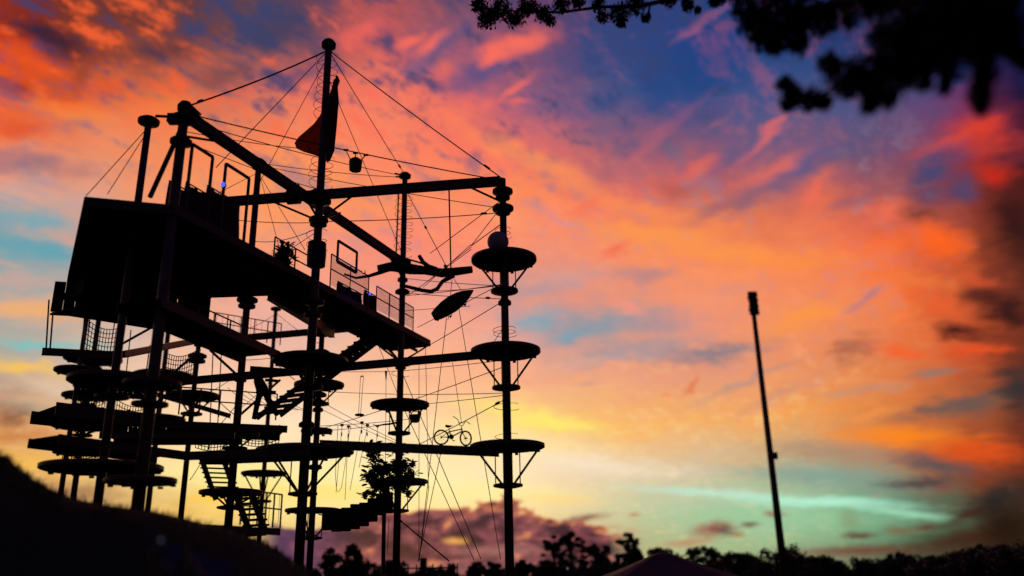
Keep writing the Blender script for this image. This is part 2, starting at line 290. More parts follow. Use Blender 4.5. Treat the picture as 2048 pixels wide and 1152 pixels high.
# flag cloth lets some of the sky through
FLAG = bpy.data.materials.new('red_flag_cloth'); FLAG.use_nodes = True
_t = FLAG.node_tree; _b = _t.nodes['Principled BSDF']; _b.inputs['Base Color'].default_value = (.10, .012, .01, 1); _b.inputs['Roughness'].default_value = .9
_tr = _t.nodes.new('ShaderNodeBsdfTranslucent'); _tr.inputs[0].default_value = (.26, .025, .016, 1)
_mx = _t.nodes.new('ShaderNodeMixShader'); _mx.inputs[0].default_value = .55
_t.links.new(_b.outputs[0], _mx.inputs[1]); _t.links.new(_tr.outputs[0], _mx.inputs[2]); _t.links.new(_mx.outputs[0], _t.nodes['Material Output'].inputs[0])

# ------------------------------------------------------------------ mesh helpers
def V(*a): return Vector(a)
class MB:
    def __init__(s): s.v = []; s.f = []
    def add(s, vs, fs):
        o = len(s.v); s.v += [Vector(v) for v in vs]; s.f += [[i+o for i in f] for f in fs]; return s
    def box(s, c, sx_, sy_, sz_, ax=None):
        c = Vector(c); X, Y, Z = ax or (V(1,0,0), V(0,1,0), V(0,0,1))
        vs = [c+X*(i*sx_/2)+Y*(j*sy_/2)+Z*(k*sz_/2) for i in (-1,1) for j in (-1,1) for k in (-1,1)]
        return s.add(vs, [(0,1,3,2),(4,6,7,5),(0,4,5,1),(2,3,7,6),(0,2,6,4),(1,5,7,3)])
    def bar(s, p, q, w, h):
        p, q = Vector(p), Vector(q); d = (q-p); L = d.length; X = d/L
        Y = V(0,0,1).cross(X); Y = Y.normalized() if Y.length > 1e-3 else V(1,0,0); Z = X.cross(Y)
        return s.box((p+q)/2, L, w, h, (X, Y, Z))
    def tube(s, pts, r, n=8, cap=True):
        pts = [Vector(p) for p in pts]; rs = r if isinstance(r, (list, tuple)) else [r]*len(pts)
        o = len(s.v); prev = None
        for i, p in enumerate(pts):
            t = (pts[min(i+1, len(pts)-1)]-pts[max(i-1, 0)]).normalized()
            if prev is None:
                a = V(0,0,1) if abs(t.z) < .9 else V(1,0,0); x = a.cross(t).normalized()
            else: x = (prev-t*prev.dot(t)).normalized()
            prev = x; y = t.cross(x)
            s.v += [p+(x*math.cos(2*math.pi*k/n)+y*math.sin(2*math.pi*k/n))*rs[i] for k in range(n)]
        for i in range(len(pts)-1):
            for k in range(n):
                a = o+i*n+k; b = o+i*n+(k+1) % n; s.f.append([a, b, b+n, a+n])
        if cap:
            s.f.append([o+k for k in range(n)][::-1]); s.f.append([o+(len(pts)-1)*n+k for k in range(n)])
        return s
    def lathe(s, c, prof, n=24):
        c = Vector(c); o = len(s.v)
        for r, z in prof: s.v += [c+V(r*math.cos(2*math.pi*k/n), r*math.sin(2*math.pi*k/n), z) for k in range(n)]
        m = len(prof)
        for i in range(m-1):
            for k in range(n):
                a = o+i*n+k; b = o+i*n+(k+1) % n; s.f.append([a, b, b+n, a+n])
        s.f.append([o+k for k in range(n)][::-1]); s.f.append([o+(m-1)*n+k for k in range(n)]); return s
    def prism(s, poly, z0, z1):
        n = len(poly); vs = [V(p[0], p[1], z0) for p in poly]+[V(p[0], p[1], z1) for p in poly]
        return s.add(vs, [list(range(n))[::-1], [n+i for i in range(n)]]+[[i, (i+1) % n, n+(i+1) % n, n+i] for i in range(n)])
    def build(s, name, m, parent=None, smooth=False, mods=None):
        me = bpy.data.meshes.new(name)
        off = parent.location if parent is not None else V(0, 0, 0)
        if parent is not None and parent.parent is not None: off = off+parent.parent.location
        base = V(0, 0, 0)
        if parent is None and s.v:
            base = V(sum(v.x for v in s.v)/len(s.v), sum(v.y for v in s.v)/len(s.v), min(v.z for v in s.v))
            off = base
        me.from_pydata([v-off for v in s.v], [], s.f); me.update()
        me.materials.append(m)
        if smooth:
            for p in me.polygons: p.use_smooth = True
        o = bpy.data.objects.new(name, me); COL.objects.link(o)
        if parent is not None: o.parent = parent
        else: o.location = base
        return o
def tag(o, label=None, cat=None, group=None, kind=None):
    if label: o['label'] = label
    if cat: o['category'] = cat
    if group: o['group'] = group
    if kind: o['kind'] = kind
    return o
def thing(name, loc, label, cat, group=None):
    o = bpy.data.objects.new(name, None); o.empty_display_size = .3; COL.objects.link(o); o.location = Vector(loc)
    return tag(o, label, cat, group)

# ------------------------------------------------------------------ ground
g = MB(); n = 60
def gz(x, y): return .12*math.sin(x*.07+1)*math.cos(y*.05)-.15
rings = [2, 5, 9, 14, 20, 28, 40, 60, 90, 140, 220, 350, 600, 1200, 2500]
g.v.append(V(0, 0, gz(0, 0)))
for r in rings:
    for k in range(n):
        a = 2*math.pi*k/n; g.v.append(V(r*math.cos(a), r*math.sin(a), gz(r*math.cos(a), r*math.sin(a))))
for k in range(n): g.f.append([0, 1+k, 1+(k+1) % n])
for i in range(len(rings)-1):
    for k in range(n):
        a = 1+i*n+k; b = 1+i*n+(k+1) % n; g.f.append([a, a+n, b+n, b])
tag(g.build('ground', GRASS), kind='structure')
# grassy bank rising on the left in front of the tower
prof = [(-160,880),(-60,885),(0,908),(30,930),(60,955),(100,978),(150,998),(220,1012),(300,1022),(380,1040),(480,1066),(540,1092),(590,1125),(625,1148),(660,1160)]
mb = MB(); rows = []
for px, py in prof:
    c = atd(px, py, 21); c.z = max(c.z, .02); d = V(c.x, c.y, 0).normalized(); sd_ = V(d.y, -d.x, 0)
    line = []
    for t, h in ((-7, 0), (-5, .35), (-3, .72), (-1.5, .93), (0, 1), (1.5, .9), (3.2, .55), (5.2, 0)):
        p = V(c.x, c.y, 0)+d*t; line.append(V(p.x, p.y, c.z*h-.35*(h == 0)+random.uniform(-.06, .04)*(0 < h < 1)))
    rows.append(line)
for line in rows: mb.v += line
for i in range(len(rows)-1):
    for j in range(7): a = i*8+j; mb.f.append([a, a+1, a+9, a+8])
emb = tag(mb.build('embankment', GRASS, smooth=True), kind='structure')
# tufts of long grass along the crest
tf = MB()
for i in range(2600):
    k = random.uniform(0, len(prof)-1.001); i0 = int(k); t = k-i0
    j = random.uniform(2.5, 5.5); j0 = int(j); tj = j-j0
    P = (rows[i0][j0]*(1-t)+rows[i0+1][j0]*t)*(1-tj)+(rows[i0][j0+1]*(1-t)+rows[i0+1][j0+1]*t)*tj
    h = random.uniform(.05, .18); a = random.uniform(0, 6.3); w = .012
    q = V(math.cos(a), math.sin(a), 0); ln = V(random.uniform(-.1, .1), random.uniform(-.1, .1), h)
    tf.add([P-q*w, P+q*w, P+ln*.6+q*w*.7, P+ln, P+ln*.6-q*w*.7], [(0, 1, 2, 3, 4)])
tag(tf.build('long_grass', LEAF), 'tufts of long dark grass growing along the crest of the bank', 'grass', kind='stuff')

# ------------------------------------------------------------------ poles
PO = {}
def pole_xy(key, px, py, D):
    p = atd(px, py, D); PO[key] = (p.x, p.y); return p
for k, q in dict(R=(1005,368,30.34), M=(640,392,32.0), B=(806,525,39.25), P1=(368,235,27.0), P0=(298,240,29.5), Q=(518,325,38), S=(645,650,41), C=(552,615,50), T=(395,710,45), U=(246,750,44), V_=(196,650,52), X=(173,640,50), Y=(330,720,54)).items():
    pole_xy(k, *q)
def on(key, py):                 # the point of a pole that the photo shows at this height
    x, y = PO[key]; D = math.hypot(x, y); a = math.atan2(x, y)
    lo_, hi_ = -2.0, 45.0
    for _ in range(40):
        m_ = (lo_+hi_)/2; d = V(x, y, m_)-EYE
        yy = 576-F*d.dot(up)/d.dot(fwd)
        if yy > py: lo_ = m_
        else: hi_ = m_
    return V(x, y, (lo_+hi_)/2)
def collar(parent, x, y, z, r, t=.12):
    MB().lathe((x, y, z), [(r*.55, -t*.9), (r, -t*.5), (r, t*.4), (r*.7, t)], 16).build('collar', STEEL, parent)
def coil(parent, x, y, z0, z1, r, pitch):
    n_ = int((z1-z0)/pitch); pts = []
    for i in range(n_*14+1):
        a = 2*math.pi*i/14; rr = r*(1+.1*math.sin(i*.37)); pts.append(V(x+rr*math.cos(a), y+rr*math.sin(a), z0+(z1-z0)*i/(n_*14)))
    MB().tube(pts, .011, 4).build('wire_coil', ROPE, parent)
def pole(key, py_top, r, label, collars=(), coils=(), cap=None, group='steel poles carrying the ropes course'):
    x, y = PO[key]; top_ = on(key, py_top).z
    t = thing('support_pole', (x, y, 0), label, 'pole', group)
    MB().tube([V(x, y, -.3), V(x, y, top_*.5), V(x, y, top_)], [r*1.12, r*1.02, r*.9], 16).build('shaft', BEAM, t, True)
    MB().lathe((x, y, -.05), [(r*2.2, 0), (r*2.2, .1), (r*1.3, .14)], 12).build('base_plate', STEEL, t)
    for py, rr in collars: collar(t, x, y, on(key, py).z, rr*.84)
    for pa, pb, rr, pt in coils: coil(t, x, y, on(key, pb).z, on(key, pa).z, rr, pt)
    if cap: MB().lathe((x, y, top_), [(r, -cap[1]*.5), (cap[0], -cap[1]*.3), (cap[0]*1.05, cap[1]*.15), (cap[0]*.7, cap[1]*.5)], 16).build('cap', STEEL, t)
    return t
tM = pole('M', 90, .165, 'tallest mast with a coil of wire and a red flag hung at its head', [(388, .5), (402, .55), (440, .46), (448, .4), (604, .5), (630, .4), (850, .35)], [(112, 235, .44, .36), (318, 372, .46, .3), (462, 500, .4, .3)], (.3, .42))
tB = pole('B', 352, .15, 'pole behind the long log, wire coil round its bare top, shrubs round its foot', [(523, .48), (536, .42), (560, .3), (584, .42), (722, .42), (735, .3)], [(385, 512, .42, .33), (742, 752, .4, .2)], (.3, .3))
tR = pole('R', 358, .145, 'right hand pole carrying three round platforms and the pale ball', [(383, .48), (395, .34), (417, .5), (425, .34), (606, .3)], [(657, 670, .42, .12), (868, 878, .42, .12), (808, 818, .45, .12), (458, 474, .3, .12)], None)
tP1 = pole('P1', 216, .17, 'thick pole at the near corner of the high deck with a round ball head', [(238, .48), (284, .42)], [], (.24, .4))
tP0 = pole('P0', 243, .13, 'bare braced pole just left of the near corner pole', [], [], (.36, .26))
pole('Q', 322, .155, 'pole under the long sloping beam, between the near corner and the tallest mast', [(326, .42), (335, .35), (600, .55), (612, .45), (760, .3), (700, .3)], [], (.24, .2))
pole('S', 600, .14, 'pole rising close behind the tallest mast through the open stair', [(668, .5), (705, .5), (790, .45), (805, .4), (820, .3), (935, .4), (1075, .4)], [], (.2, .2))
pole('C', 618, .12, 'slim far pole ending in a small cap above the far rail', [], [], (.3, .2))
pole('T', 690, .13, 'pole carrying the small disc platform left of the stair', [(712, .55), (722, .5)], [], (.22, .2))
PO['U'] = PO['P0']
pole('V_', 620, .15, 'thin blurred far left pole with a disc at its middle', [], [], None)
pole('X', 610, .13, 'farthest left slim pole under the end of the high deck', [], [], None)
pole('Y', 640, .15, 'slim pole seen behind the near corner pole below the cabin', [], [], None)
# hanging frames on the mast collars
def knee(parent, a, b, r=.045): MB().tube([a, b], r, 8).build('knee_brace', STEEL, parent)

# ------------------------------------------------------------------ steel beams
def beam(p, q, w, h, label, braces=(), m=BEAM, group='long steel beams between the poles'):
    p, q = Vector(p), Vector(q); c = (p+q)/2
    t = thing('steel_beam', c, label, 'beam', group)
    MB().bar(p, q, w, h).build('girder', m, t)
    d = (q-p).normalized(); side = V(0,0,1).cross(d).normalized()
    fl = MB()
    fl.bar(p+V(0,0,h/2+.012), q+V(0,0,h/2+.012), w+.08, .022); fl.bar(p-V(0,0,h/2+.012), q-V(0,0,h/2+.012), w+.08, .022)
    fl.build('flange', m, t)
    for a, b in braces: knee(t, a, b)
    return t
def XY(k): return V(*PO[k], 0)
def Z(v, z): return V(v.x, v.y, z)
H = 16.3
mM, mR, mB, mP = XY('M'), XY('R'), XY('B'), XY('P1')
def lerp(a, b, t): return a+(b-a)*t
dMR = (mR-mM).normalized(); dPB = (mB-mP).normalized()
backBl = mM-dMR*4.4
beam(Z(mP, H)+V(.15, 0, .0), Z(mB, H), .2, .3, 'long beam sloping away from the near corner pole to the log pole',
     [(Z(mP, 15.6), Z(mP+dPB*1.6, H-.1)), (Z(mM, 15.25), Z(mM+dPB*1.5, H-.15)), (Z(mM, 15.25), Z(mM-dPB*1.5, H-.15)), (Z(mB, 15.5), Z(mB-dPB*1.4, H-.15))])
beam(Z(backBl, H), Z(mR, H)+V(-.1, .0, .12), .2, .29, 'highest beam running right from the tallest mast to the right hand pole',
     [(Z(mM, 15.2), Z(mM+dMR*1.35, H-.1)), (Z(mM, 15.2), Z(mM-dMR*1.9, H-.15)), (Z(mR, 15.5), Z(mR-dMR*1.35, H-.02))])
# collar joining the two beams just left of the mast
tj = thing('beam_clamp', Z(mM-dMR*1.1, H), 'bolted clamp drum on the highest beam just left of the tallest mast', 'clamp')
MB().tube([Z(mM-dMR*1.35, H+.02), Z(mM-dMR*.85, H+.02)], .3, 12).build('drum', STEEL, tj)
MB().tube([Z(mM-dMR*1.12, H+.05)+V(0,0,0), Z(mM-dMR*1.12, H+.5)], .06, 6).build('bolt', STEEL, tj)
l2a, l2b = atz(340, 765, 9.35), Z(mR, 9.42)
beam(l2a, l2b, .2, .22, 'middle beam ending under the second round platform of the right hand pole')
l1a = atd(640, 889, 31.2); l1b = Z(mR, 5.78)+V(-.3, 0, 0)
beam(l1a, l1b, .2, .25, 'low beam on which the bicycle stands')
beam(atd(392, 684, 43), atd(760, 652, 43)+V(0,0,0), .16, .26, 'far beam seen level between the high deck and the stair')
beam(atd(640, 640, 40), atd(780, 676, 41.5), .2, .3, 'short far beam meeting the head of the stair')
beam(atd(540, 590, 33), atd(665, 668, 40.5), .2, .34, 'slanting beam under the high deck left of the tallest mast')
beam(atd(84, 703, 34), atd(246, 711, 34), .14, .2, 'left end beam sticking out past the ropes at the second level')
beam(atd(246, 709, 34), atd(402, 680, 41), .16, .22, 'blurred beam rising right below the dark cabin')
beam(atd(110, 591, 36), atd(230, 604, 36), .14, .2, 'short beam stub poking out left beneath the high deck')
beam(atd(500, 738, 40), atd(640, 748, 40), .16, .2, 'far beam hidden partly by the big second level disc')
beam(atd(300, 785, 44), atd(460, 832, 42), .14, .18, 'thin slanting beam under the small disc left of the stair')

# ------------------------------------------------------------------ round platforms
def disc(key, py, rad, label, under=1.3, rods=3, struts=3, z=None, off=(0, 0), group='round platforms fixed round the poles'):
    x, y = PO[key]; zt = z if z is not None else on(key, py).z; cx, cy = x+off[0], y+off[1]
    t = thing('round_platform', (cx, cy, zt), label, 'platform', group)
    # planked deck: boards cut to the circle
    k = max(6, int(rad*2/.19)); wd = 2*rad/k
    for i in range(k):
        u0 = -rad+i*wd+.0002; u1 = u0+wd-.0004; um = max(abs(u0), abs(u1))
        if um > rad*.985: um = rad*.985
        h = math.sqrt(max(rad*rad-um*um, .01)); hn = math.sqrt(max(rad*rad-min(abs(u0), abs(u1))**2, .01))
        a0 = h if abs(u0) > abs(u1) else hn; a1 = hn if abs(u0) > abs(u1) else h
        zz_ = random.uniform(-.004, .004)
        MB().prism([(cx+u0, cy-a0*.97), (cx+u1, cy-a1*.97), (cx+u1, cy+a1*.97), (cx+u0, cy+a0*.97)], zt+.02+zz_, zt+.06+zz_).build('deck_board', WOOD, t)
    MB().lathe((cx, cy, zt), [(rad*.985, -.08), (rad, -.07), (rad, .065), (rad*.985, .075)][:4], 40)
    rim = MB(); nn = 44
    for rr, za in ((rad, -.07), (rad+.035, -.05), (rad+.035, .06), (rad, .075), (rad-.02, .07), (rad-.02, -.07)):
        rim.v += [V(cx+rr*math.cos(2*math.pi*q/nn), cy+rr*math.sin(2*math.pi*q/nn), zt+za) for q in range(nn)]
    for i in range(6):
        for q in range(nn):
            a = i*nn+q; b = i*nn+(q+1) % nn; c = ((i+1) % 6)*nn; rim.f.append([a, b, c+(q+1) % nn, c+q])
    rim.build('rim', BEAM, t)
    jo = MB()
    for q in (-.55, 0, .55):
        hh = math.sqrt(rad*rad-(q*rad)**2)*.96
        jo.box((cx, cy+q*rad, zt-.045), 2*hh, .07, .12)
    jo.build('joist', STEEL, t)
    for q in range(7):
        a = 2*math.pi*q/7+.4
        MB().box((cx+rad*.93*math.cos(a), cy+rad*.93*math.sin(a), zt-.12), .12, .12, .06).build('bracket', STEEL, t)
    if under:
        zb = zt-under; rr = .52
        MB().lathe((x, y, zb), [(.3, -.1), (rr, -.05), (rr, .03), (.3, .07)], 18).build('lower_ring', STEEL, t)
        for q in range(struts):
            a = 2*math.pi*q/struts+math.pi*.02
            p = V(cx+rad*.86*math.cos(a), cy+rad*.86*math.sin(a), zt-.08); MB().tube([p, V(x+.22*math.cos(a), y+.22*math.sin(a), zb+.05)], .04, 8).build('strut', STEEL, t)
        for q in range(rods):
            a = 2*math.pi*q/rods+.35
            MB().tube([V(x+.46*math.cos(a), y+.46*math.sin(a), zt-.05), V(x+.46*math.cos(a), y+.46*math.sin(a), zb)], .022, 6).build('rod', STEEL, t)
    return t
disc('R', 520, 1.22, 'highest disc platform on the right hand pole, under the ball', 1.25, 4, 4)
disc('R', 703, 1.26, 'middle disc platform on the right hand pole', 1.35, 4, 4)
disc('R', 893, 1.30, 'lowest disc platform on the right hand pole, by the bicycle', 1.35, 4, 4)
disc('M', 722, 1.36, 'large disc round the tallest mast between the high deck and the stair', 1.0)
disc('M', 903, 1.72, 'largest low disc round the tallest mast at the end of the bicycle beam', 1.5, 4, 5)
disc('B', 810, 1.33, 'disc with a bucket hanging beneath, on the pole behind the long log', 1.3, 4, 3)
disc('B', 964, 1.30, 'low disc holding the leafy shrubs', 1.25, 4, 3)
disc('S', 770, 1.15, 'half hidden disc crossed by the open stair', .9)
disc('S', 1021, 1.2, 'low disc at the left end of the stepping boxes', 1.2)
disc('C', 947, 1.2, 'small far disc low down between two poles with long slanting struts', 1.5, 0, 4)
disc('T', 792, 1.25, 'small disc alone on its pole to the left of the stair', .9, 0, 3)
disc('Q', 985, 1.25, 'low disc above the bank left of the tallest mast', .6, 0, 3)
disc('U', 936, 1.75, 'widest low blurred disc at the far left of the tower', 0)
disc('P1', 962, .95, 'small low disc on the near corner pole', 0)
disc('V_', 718, 1.5, 'blurred far left disc just under the end beam', .5, 0, 3)
disc('U', 762, 1.35, 'blurred second level disc below the dark cabin', .5, 0, 3)

for a in (('T', 858, 1.0, 'thin disc below the small lone disc left of the stair', .5), ('V_', 792, 1.3, 'far left disc second from the top of its slim pole', .5), ('V_', 852, 1.6, 'far left disc third from the top of its slim pole', .5),
          ('V_', 905, 1.3, 'far left disc lowest on its slim pole', 0), ('X', 742, 1.2, 'outermost small disc at the far left edge of the tower', .5), ('X', 836, 1.0, 'outermost lower disc at the far left edge of the tower', 0),
          ('Y', 752, 1.7, 'disc seen just behind the near corner pole under the second walkway', .6), ('Y', 838, 1.5, 'disc behind the near corner pole between two walkways', .6), ('P1', 768, .8, 'little disc on the near corner pole above the mid walkway', .6), ('Q', 868, .95, 'thin disc on the thick pole just above the low walkway', .6),
          ('S', 862, .7, 'little disc just behind the mast over the largest low disc', 0)):
    disc(a[0], a[1], a[2], a[3], a[4], 0, 3)
# ------------------------------------------------------------------ decks and walkways
def boards(parent, a0, a1, b0, b1, z, n_, t=.045, name='deck_board', m=WOOD):
    # boards from edge a0-a1 to edge b0-b1
    for i in range(n_):
        u0, u1 = i/n_+.0015, (i+1)/n_-.0015
        p = [lerp(a0, a1, u0), lerp(a0, a1, u1), lerp(b0, b1, u1), lerp(b0, b1, u0)]
        dz = random.uniform(-.004, .004)
        MB().prism([(q.x, q.y) for q in p], z+dz, z+t+dz).build(name, m, parent)
A_ = V(.356, .934, 0).normalized(); Lf = V(-.934, .356, 0)
E0 = atz(350, 410, 13.0); E1 = atz(860, 681, 13.0)
hd = thing('high_walkway', E0, 'long high walkway running away to the right under the sloping beam', 'walkway')
boards(hd, E0, E1, E0+Lf*2.3, E1+Lf*2.3, 12.84, 90)
MB().bar(Z(E0, 12.86), Z(E1, 12.86), .06, .3).build('edge_beam', BEAM, hd)
MB().bar(Z(E0+Lf*2.33, 12.86), Z(E1+Lf*2.33, 12.86), .06, .3).build('edge_beam', BEAM, hd)
MB().bar(Z(E1, 12.86)+A_*.04, Z(E1+Lf*2.3, 12.86)+A_*.04, .06, .3).build('end_beam', BEAM, hd)
Lw = (E1-E0).length
for i in range(14):
    p = E0+A_*(i+.5)*Lw/14; MB().bar(Z(p, 12.72), Z(p+Lf*2.28, 12.72), .07, .2).build('joist', STEEL, hd)
for o_ in (.75, 1.55): MB().bar(Z(E0+Lf*o_, 12.56), Z(E1+Lf*o_, 12.56), .1, .12).build('bearer', STEEL, hd)
for kk, (u, v) in enumerate(((.0, .0), (.0, 2.2))):
    knee(hd, Z(mB, 11.25), Z(E1-A_*.25+Lf*v, 12.66))
knee(hd, Z(mB, 11.25), Z(mB-A_*1.8+Lf*.6, 12.6)); knee(hd, Z(mB, 11.25), Z(mB+Lf*1.7, 12.6))
lr = MB().lathe((mB.x, mB.y, 11.2), [(.3, -.1), (.5, -.05), (.5, .05), (.3, .1)], 16).build('lower_ring', STEEL, hd)
# wide deck on the left: boards laid between its near and far edges
c0, c1, c2, c3, c4 = E0+Lf*.05, atz(171, 394, 13.0), atz(138, 548, 13.0), atz(156, 590, 13.0), atz(552, 576, 13.0)
wd = thing('wide_deck', lerp(c0, c3, .5), 'wide dark deck at the upper left, its underside black against the sky', 'deck')
nb = 70
# clip the quad strip: left boundary c1-c2-c3, right boundary c0-c4
def leftb(u): return lerp(c1, c2, u/.72) if u < .72 else lerp(c2, c3, (u-.72)/.28)
for i in range(nb):
    u0, u1 = i/nb+.002, (i+1)/nb-.002
    p = [leftb(u0), leftb(u1), lerp(c0, c4, u1), lerp(c0, c4, u0)]; dz = random.uniform(-.004, .004)
    MB().prism([(q.x, q.y) for q in p], 12.83+dz, 12.88+dz).build('deck_board', WOOD, wd)
for a, b in ((c0, c1), (c1, c2), (c2, c3), (c3, c4)): MB().bar(Z(a, 12.84), Z(b, 12.84), .07, .32).build('edge_beam', STEEL, wd)
for i in range(9):
    u = (i+.5)/9; MB().bar(Z(leftb(u), 12.7), Z(lerp(c0, c4, u), 12.7), .08, .22).build('joist', STEEL, wd)
# cabin slung under the deck
k0, k1, k2, k3 = atz(165, 600, 11.6), atz(345, 668, 11.35), atz(416, 646, 11.35), atz(300, 600, 11.35)
cab = thing('slung_cabin', Z(lerp(k0, k2, .5), 11.35), 'black boarded cabin slung beneath the wide deck', 'cabin')
def wall(a, b, z0, z1, n_, nm='wall_board'):
    sd_ = V(-(b-a).y, (b-a).x, 0).normalized()*.02
    for i in range(n_):
        p, q = lerp(a, b, i/n_+.002), lerp(a, b, (i+1)/n_-.002); k = sd_*(1+.4*(i % 2))
        MB().prism([((p-k).x, (p-k).y), ((q-k).x, (q-k).y), ((q+k).x, (q+k).y), ((p+k).x, (p+k).y)], z0+random.uniform(-.03, .03), z1).build(nm, BOARD, cab)
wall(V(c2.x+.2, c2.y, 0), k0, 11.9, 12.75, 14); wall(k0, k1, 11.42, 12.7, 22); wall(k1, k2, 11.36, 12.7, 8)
wall(k2, V(k2.x-5.5, k2.y-1.5, 0), 11.5, 12.7, 14)
fl_ = MB().prism([(k0.x, k0.y), (k1.x, k1.y), (k2.x, k2.y), (k2.x-5.5, k2.y-1.5)], 11.34, 11.42).build('floor', BOARD, cab)
# dark clutter of pods below
def level(name, pts, wdt, z, label, n_, thick=.3, cat='walkway'):
    t = thing(name, Z(pts[0], z), label, cat, 'lower walkways of the tower')
    for a, b in zip(pts, pts[1:]):
        d = (b-a); d.z = 0; d.normalize(); s_ = V(-d.y, d.x, 0)
        a, b = Z(a, z), Z(b, z)
        boards(t, a, b, a+s_*wdt, b+s_*wdt, z-.02, n_)
        MB().bar(Z(a, z-.1), Z(b, z-.1), .06, thick).build('edge_beam', BEAM, t)
        MB().bar(Z(a+s_*wdt, z-.1), Z(b+s_*wdt, z-.1), .06, thick).build('edge_beam', STEEL, t)
        for k in (.2, .5, .8): p = lerp(a, b, k); MB().bar(Z(p, z-.15), Z(p+s_*wdt, z-.15), .07, .16).build('joist', STEEL, t)
    return t
level('walkway', [atz(325, 598, 9.7), atz(560, 706, 9.7)], 1.6, 9.7, 'second level walkway slanting down right from the cabin to the large disc', 36)
level('walkway', [atz(118, 868, 6), atz(372, 903, 6)], 1.5, 5.95, 'low walkway at the left running towards the bend', 26)
level('walkway', [atz(200, 862, 6.9), atz(470, 862, 6.9)], 1.6, 6.85, 'dark half level walkway sandwiched between the mid and low walkways', 26, .25)
level('walkway', [atz(372, 903, 6), atz(620, 893, 6)], 1.3, 5.94, 'low walkway between the bend and the largest low disc', 26)
level('walkway', [atz(112, 812, 7.9), atz(310, 836, 7.9)], 2.4, 7.9, 'blurred mid height walkway at the far left', 22, .5)
level('walkway', [atz(255, 838, 7.9), atz(575, 852, 7.9)], 2.3, 7.86, 'mid height walkway reaching the foot of the open stair', 34, .3)
level('walkway', [atd(150, 762, 40), atd(300, 780, 40)], 1.6, atd(200, 770, 40).z, 'short blurred walkway beside the left pole', 14, .22)
level('walkway', [atz(410, 1050, 3.2), atz(560, 1058, 3.2)], 2.0, 3.2, 'lowest landing with a railing just above the bank', 18, .2)

# railings
def railing(pts, h, label, n_posts, mesh=None, m=BEAM, rails=2, top_ext=0):
    t = thing('railing', pts[0], label, 'railing', 'railings of the decks')
    for a, b in zip(pts, pts[1:]):
        a, b = Vector(a), Vector(b)
        for i in range(n_posts+1):
            p = lerp(a, b, i/n_posts); MB().tube([p, p+V(0,0,h)], .03, 6).build('post', m, t)
        for j in range(rails):
            z_ = h*(1-j/rails*.9); MB().tube([a+V(0,0,z_), b+V(0,0,z_)], .028, 6).build('rail', m, t)
        if mesh:
            for i in range(mesh):
                p = lerp(a, b, (i+.5)/mesh); MB().tube([p+V(0,0,.1), p+V(0,0,h)], .008, 4, False).build('bar', m, t)
    return t
def edge_at(px, py):      # point of the walkway edge seen at this column
    best = min((lerp(E0, E1, i/400) for i in range(401)), key=lambda q: abs((1024+F*(q-EYE).dot(rt)/(q-EYE).dot(fwd))-px))
    return Z(best, 13.02)
railing([edge_at(660, 0), edge_at(735, 0)], 1.45, 'mesh sided violet railing right of the tallest mast along the high walkway', 2, 40, PURP)
railing([edge_at(752, 0), edge_at(826, 0)], 1.2, 'barred red railing of the high walkway beside the log pole', 3, 44)
railing([edge_at(560, 0)+Lf*.3, edge_at(640, 0)+Lf*.3], 1.0, 'thin railing just left of the tallest mast on the high walkway', 2, 0)
railing([edge_at(640, 0)+Lf*2.3, edge_at(820, 0)+Lf*2.3], 1.1, 'far side railing of the high walkway', 6, 40)
railing([atz(400, 632, 9.8)+Lf*1.6, atz(556, 700, 9.8)+Lf*1.6], 1.1, 'railing of the second level walkway', 5, 0)
railing([atz(480, 1050, 3.3), atz(560, 1056, 3.3)], 1.1, 'railing of the lowest landing above the bank', 5, 8)
railing([atd(425, 668, 46), atd(560, 690, 46)], 1.2, 'far railing behind the slim capped pole', 5, 12)
railing([atz(320, 826, 7.95)+Lf*.1, atz(555, 840, 7.95)+Lf*.1], 1.1, 'railing above the foot of the open stair', 6, 0)

# portal frames and banners on the high walkway
def frame(px0, px1, py_top, label, m, w=.085, py_bot=None, off=0.0, low=False):
    a, b = edge_at(px0, 0)+Lf*off, edge_at(px1, 0)+Lf*off
    def zat(p, py):
        lo_, hi_ = 0., 40.
        for _ in range(40):
            z_ = (lo_+hi_)/2; d = Z(p, z_)-EYE
            if 576-F*d.dot(up)/d.dot(fwd) > py: lo_ = z_
            else: hi_ = z_
        return lo_
    za = zat(b, py_top)
    t = thing('portal_frame', a, label, 'frame', 'square frames on the high walkway')
    z0 = zat(b, py_bot) if py_bot else 13.0
    for p in (a, b): MB().bar(Z(p, z0), Z(p, za), w, w).build('post', m, t)
    MB().bar(Z(a, za), Z(b, za), w, w).build('lintel', m, t)
    if low: MB().bar(Z(a, z0), Z(b, z0), w, w*1.4).build('sill', m, t)
    return za
frame(370, 413, 314, 'tall square frame nearest the corner pole on the high walkway', STEEL)
frame(440, 487, 357, 'tall square frame with a blue light at its corner', STEEL)
frame(684, 722, 505, 'small violet square frame behind the mesh railing', PURP, .09, 545, .3, True)
def banner(px0, px1, z0, z1, label, off=.05, m=BANNER):
    a, b = edge_at(px0, 0)+Lf*off, edge_at(px1, 0)+Lf*off
    t = thing('canvas_banner', a, label, 'banner', 'canvas panels along the high walkway'); mb = MB(); nx = 16
    for i in range(nx+1):
        for j in range(7):
            p = lerp(a, b, i/nx); w = .05*math.sin(i*1.1+j*.5)
            mb.v.append(Z(p, z0+(z1-z0)*j/6-.05*math.sin(math.pi*i/nx)*(j == 6))+Lf*w)
    for i in range(nx):
        for j in range(6): q = i*7+j; mb.f.append([q, q+7, q+8, q+1])
    o = mb.build('cloth', m, t); s_ = o.modifiers.new('thick', 'SOLIDIFY'); s_.thickness = .015
    MB().tube([Z(a, z1), Z(b, z1)], .025, 6).build('rail', STEEL, t)
banner(368, 412, 13.02, 14.0, 'dark red canvas panel beside the near corner pole')
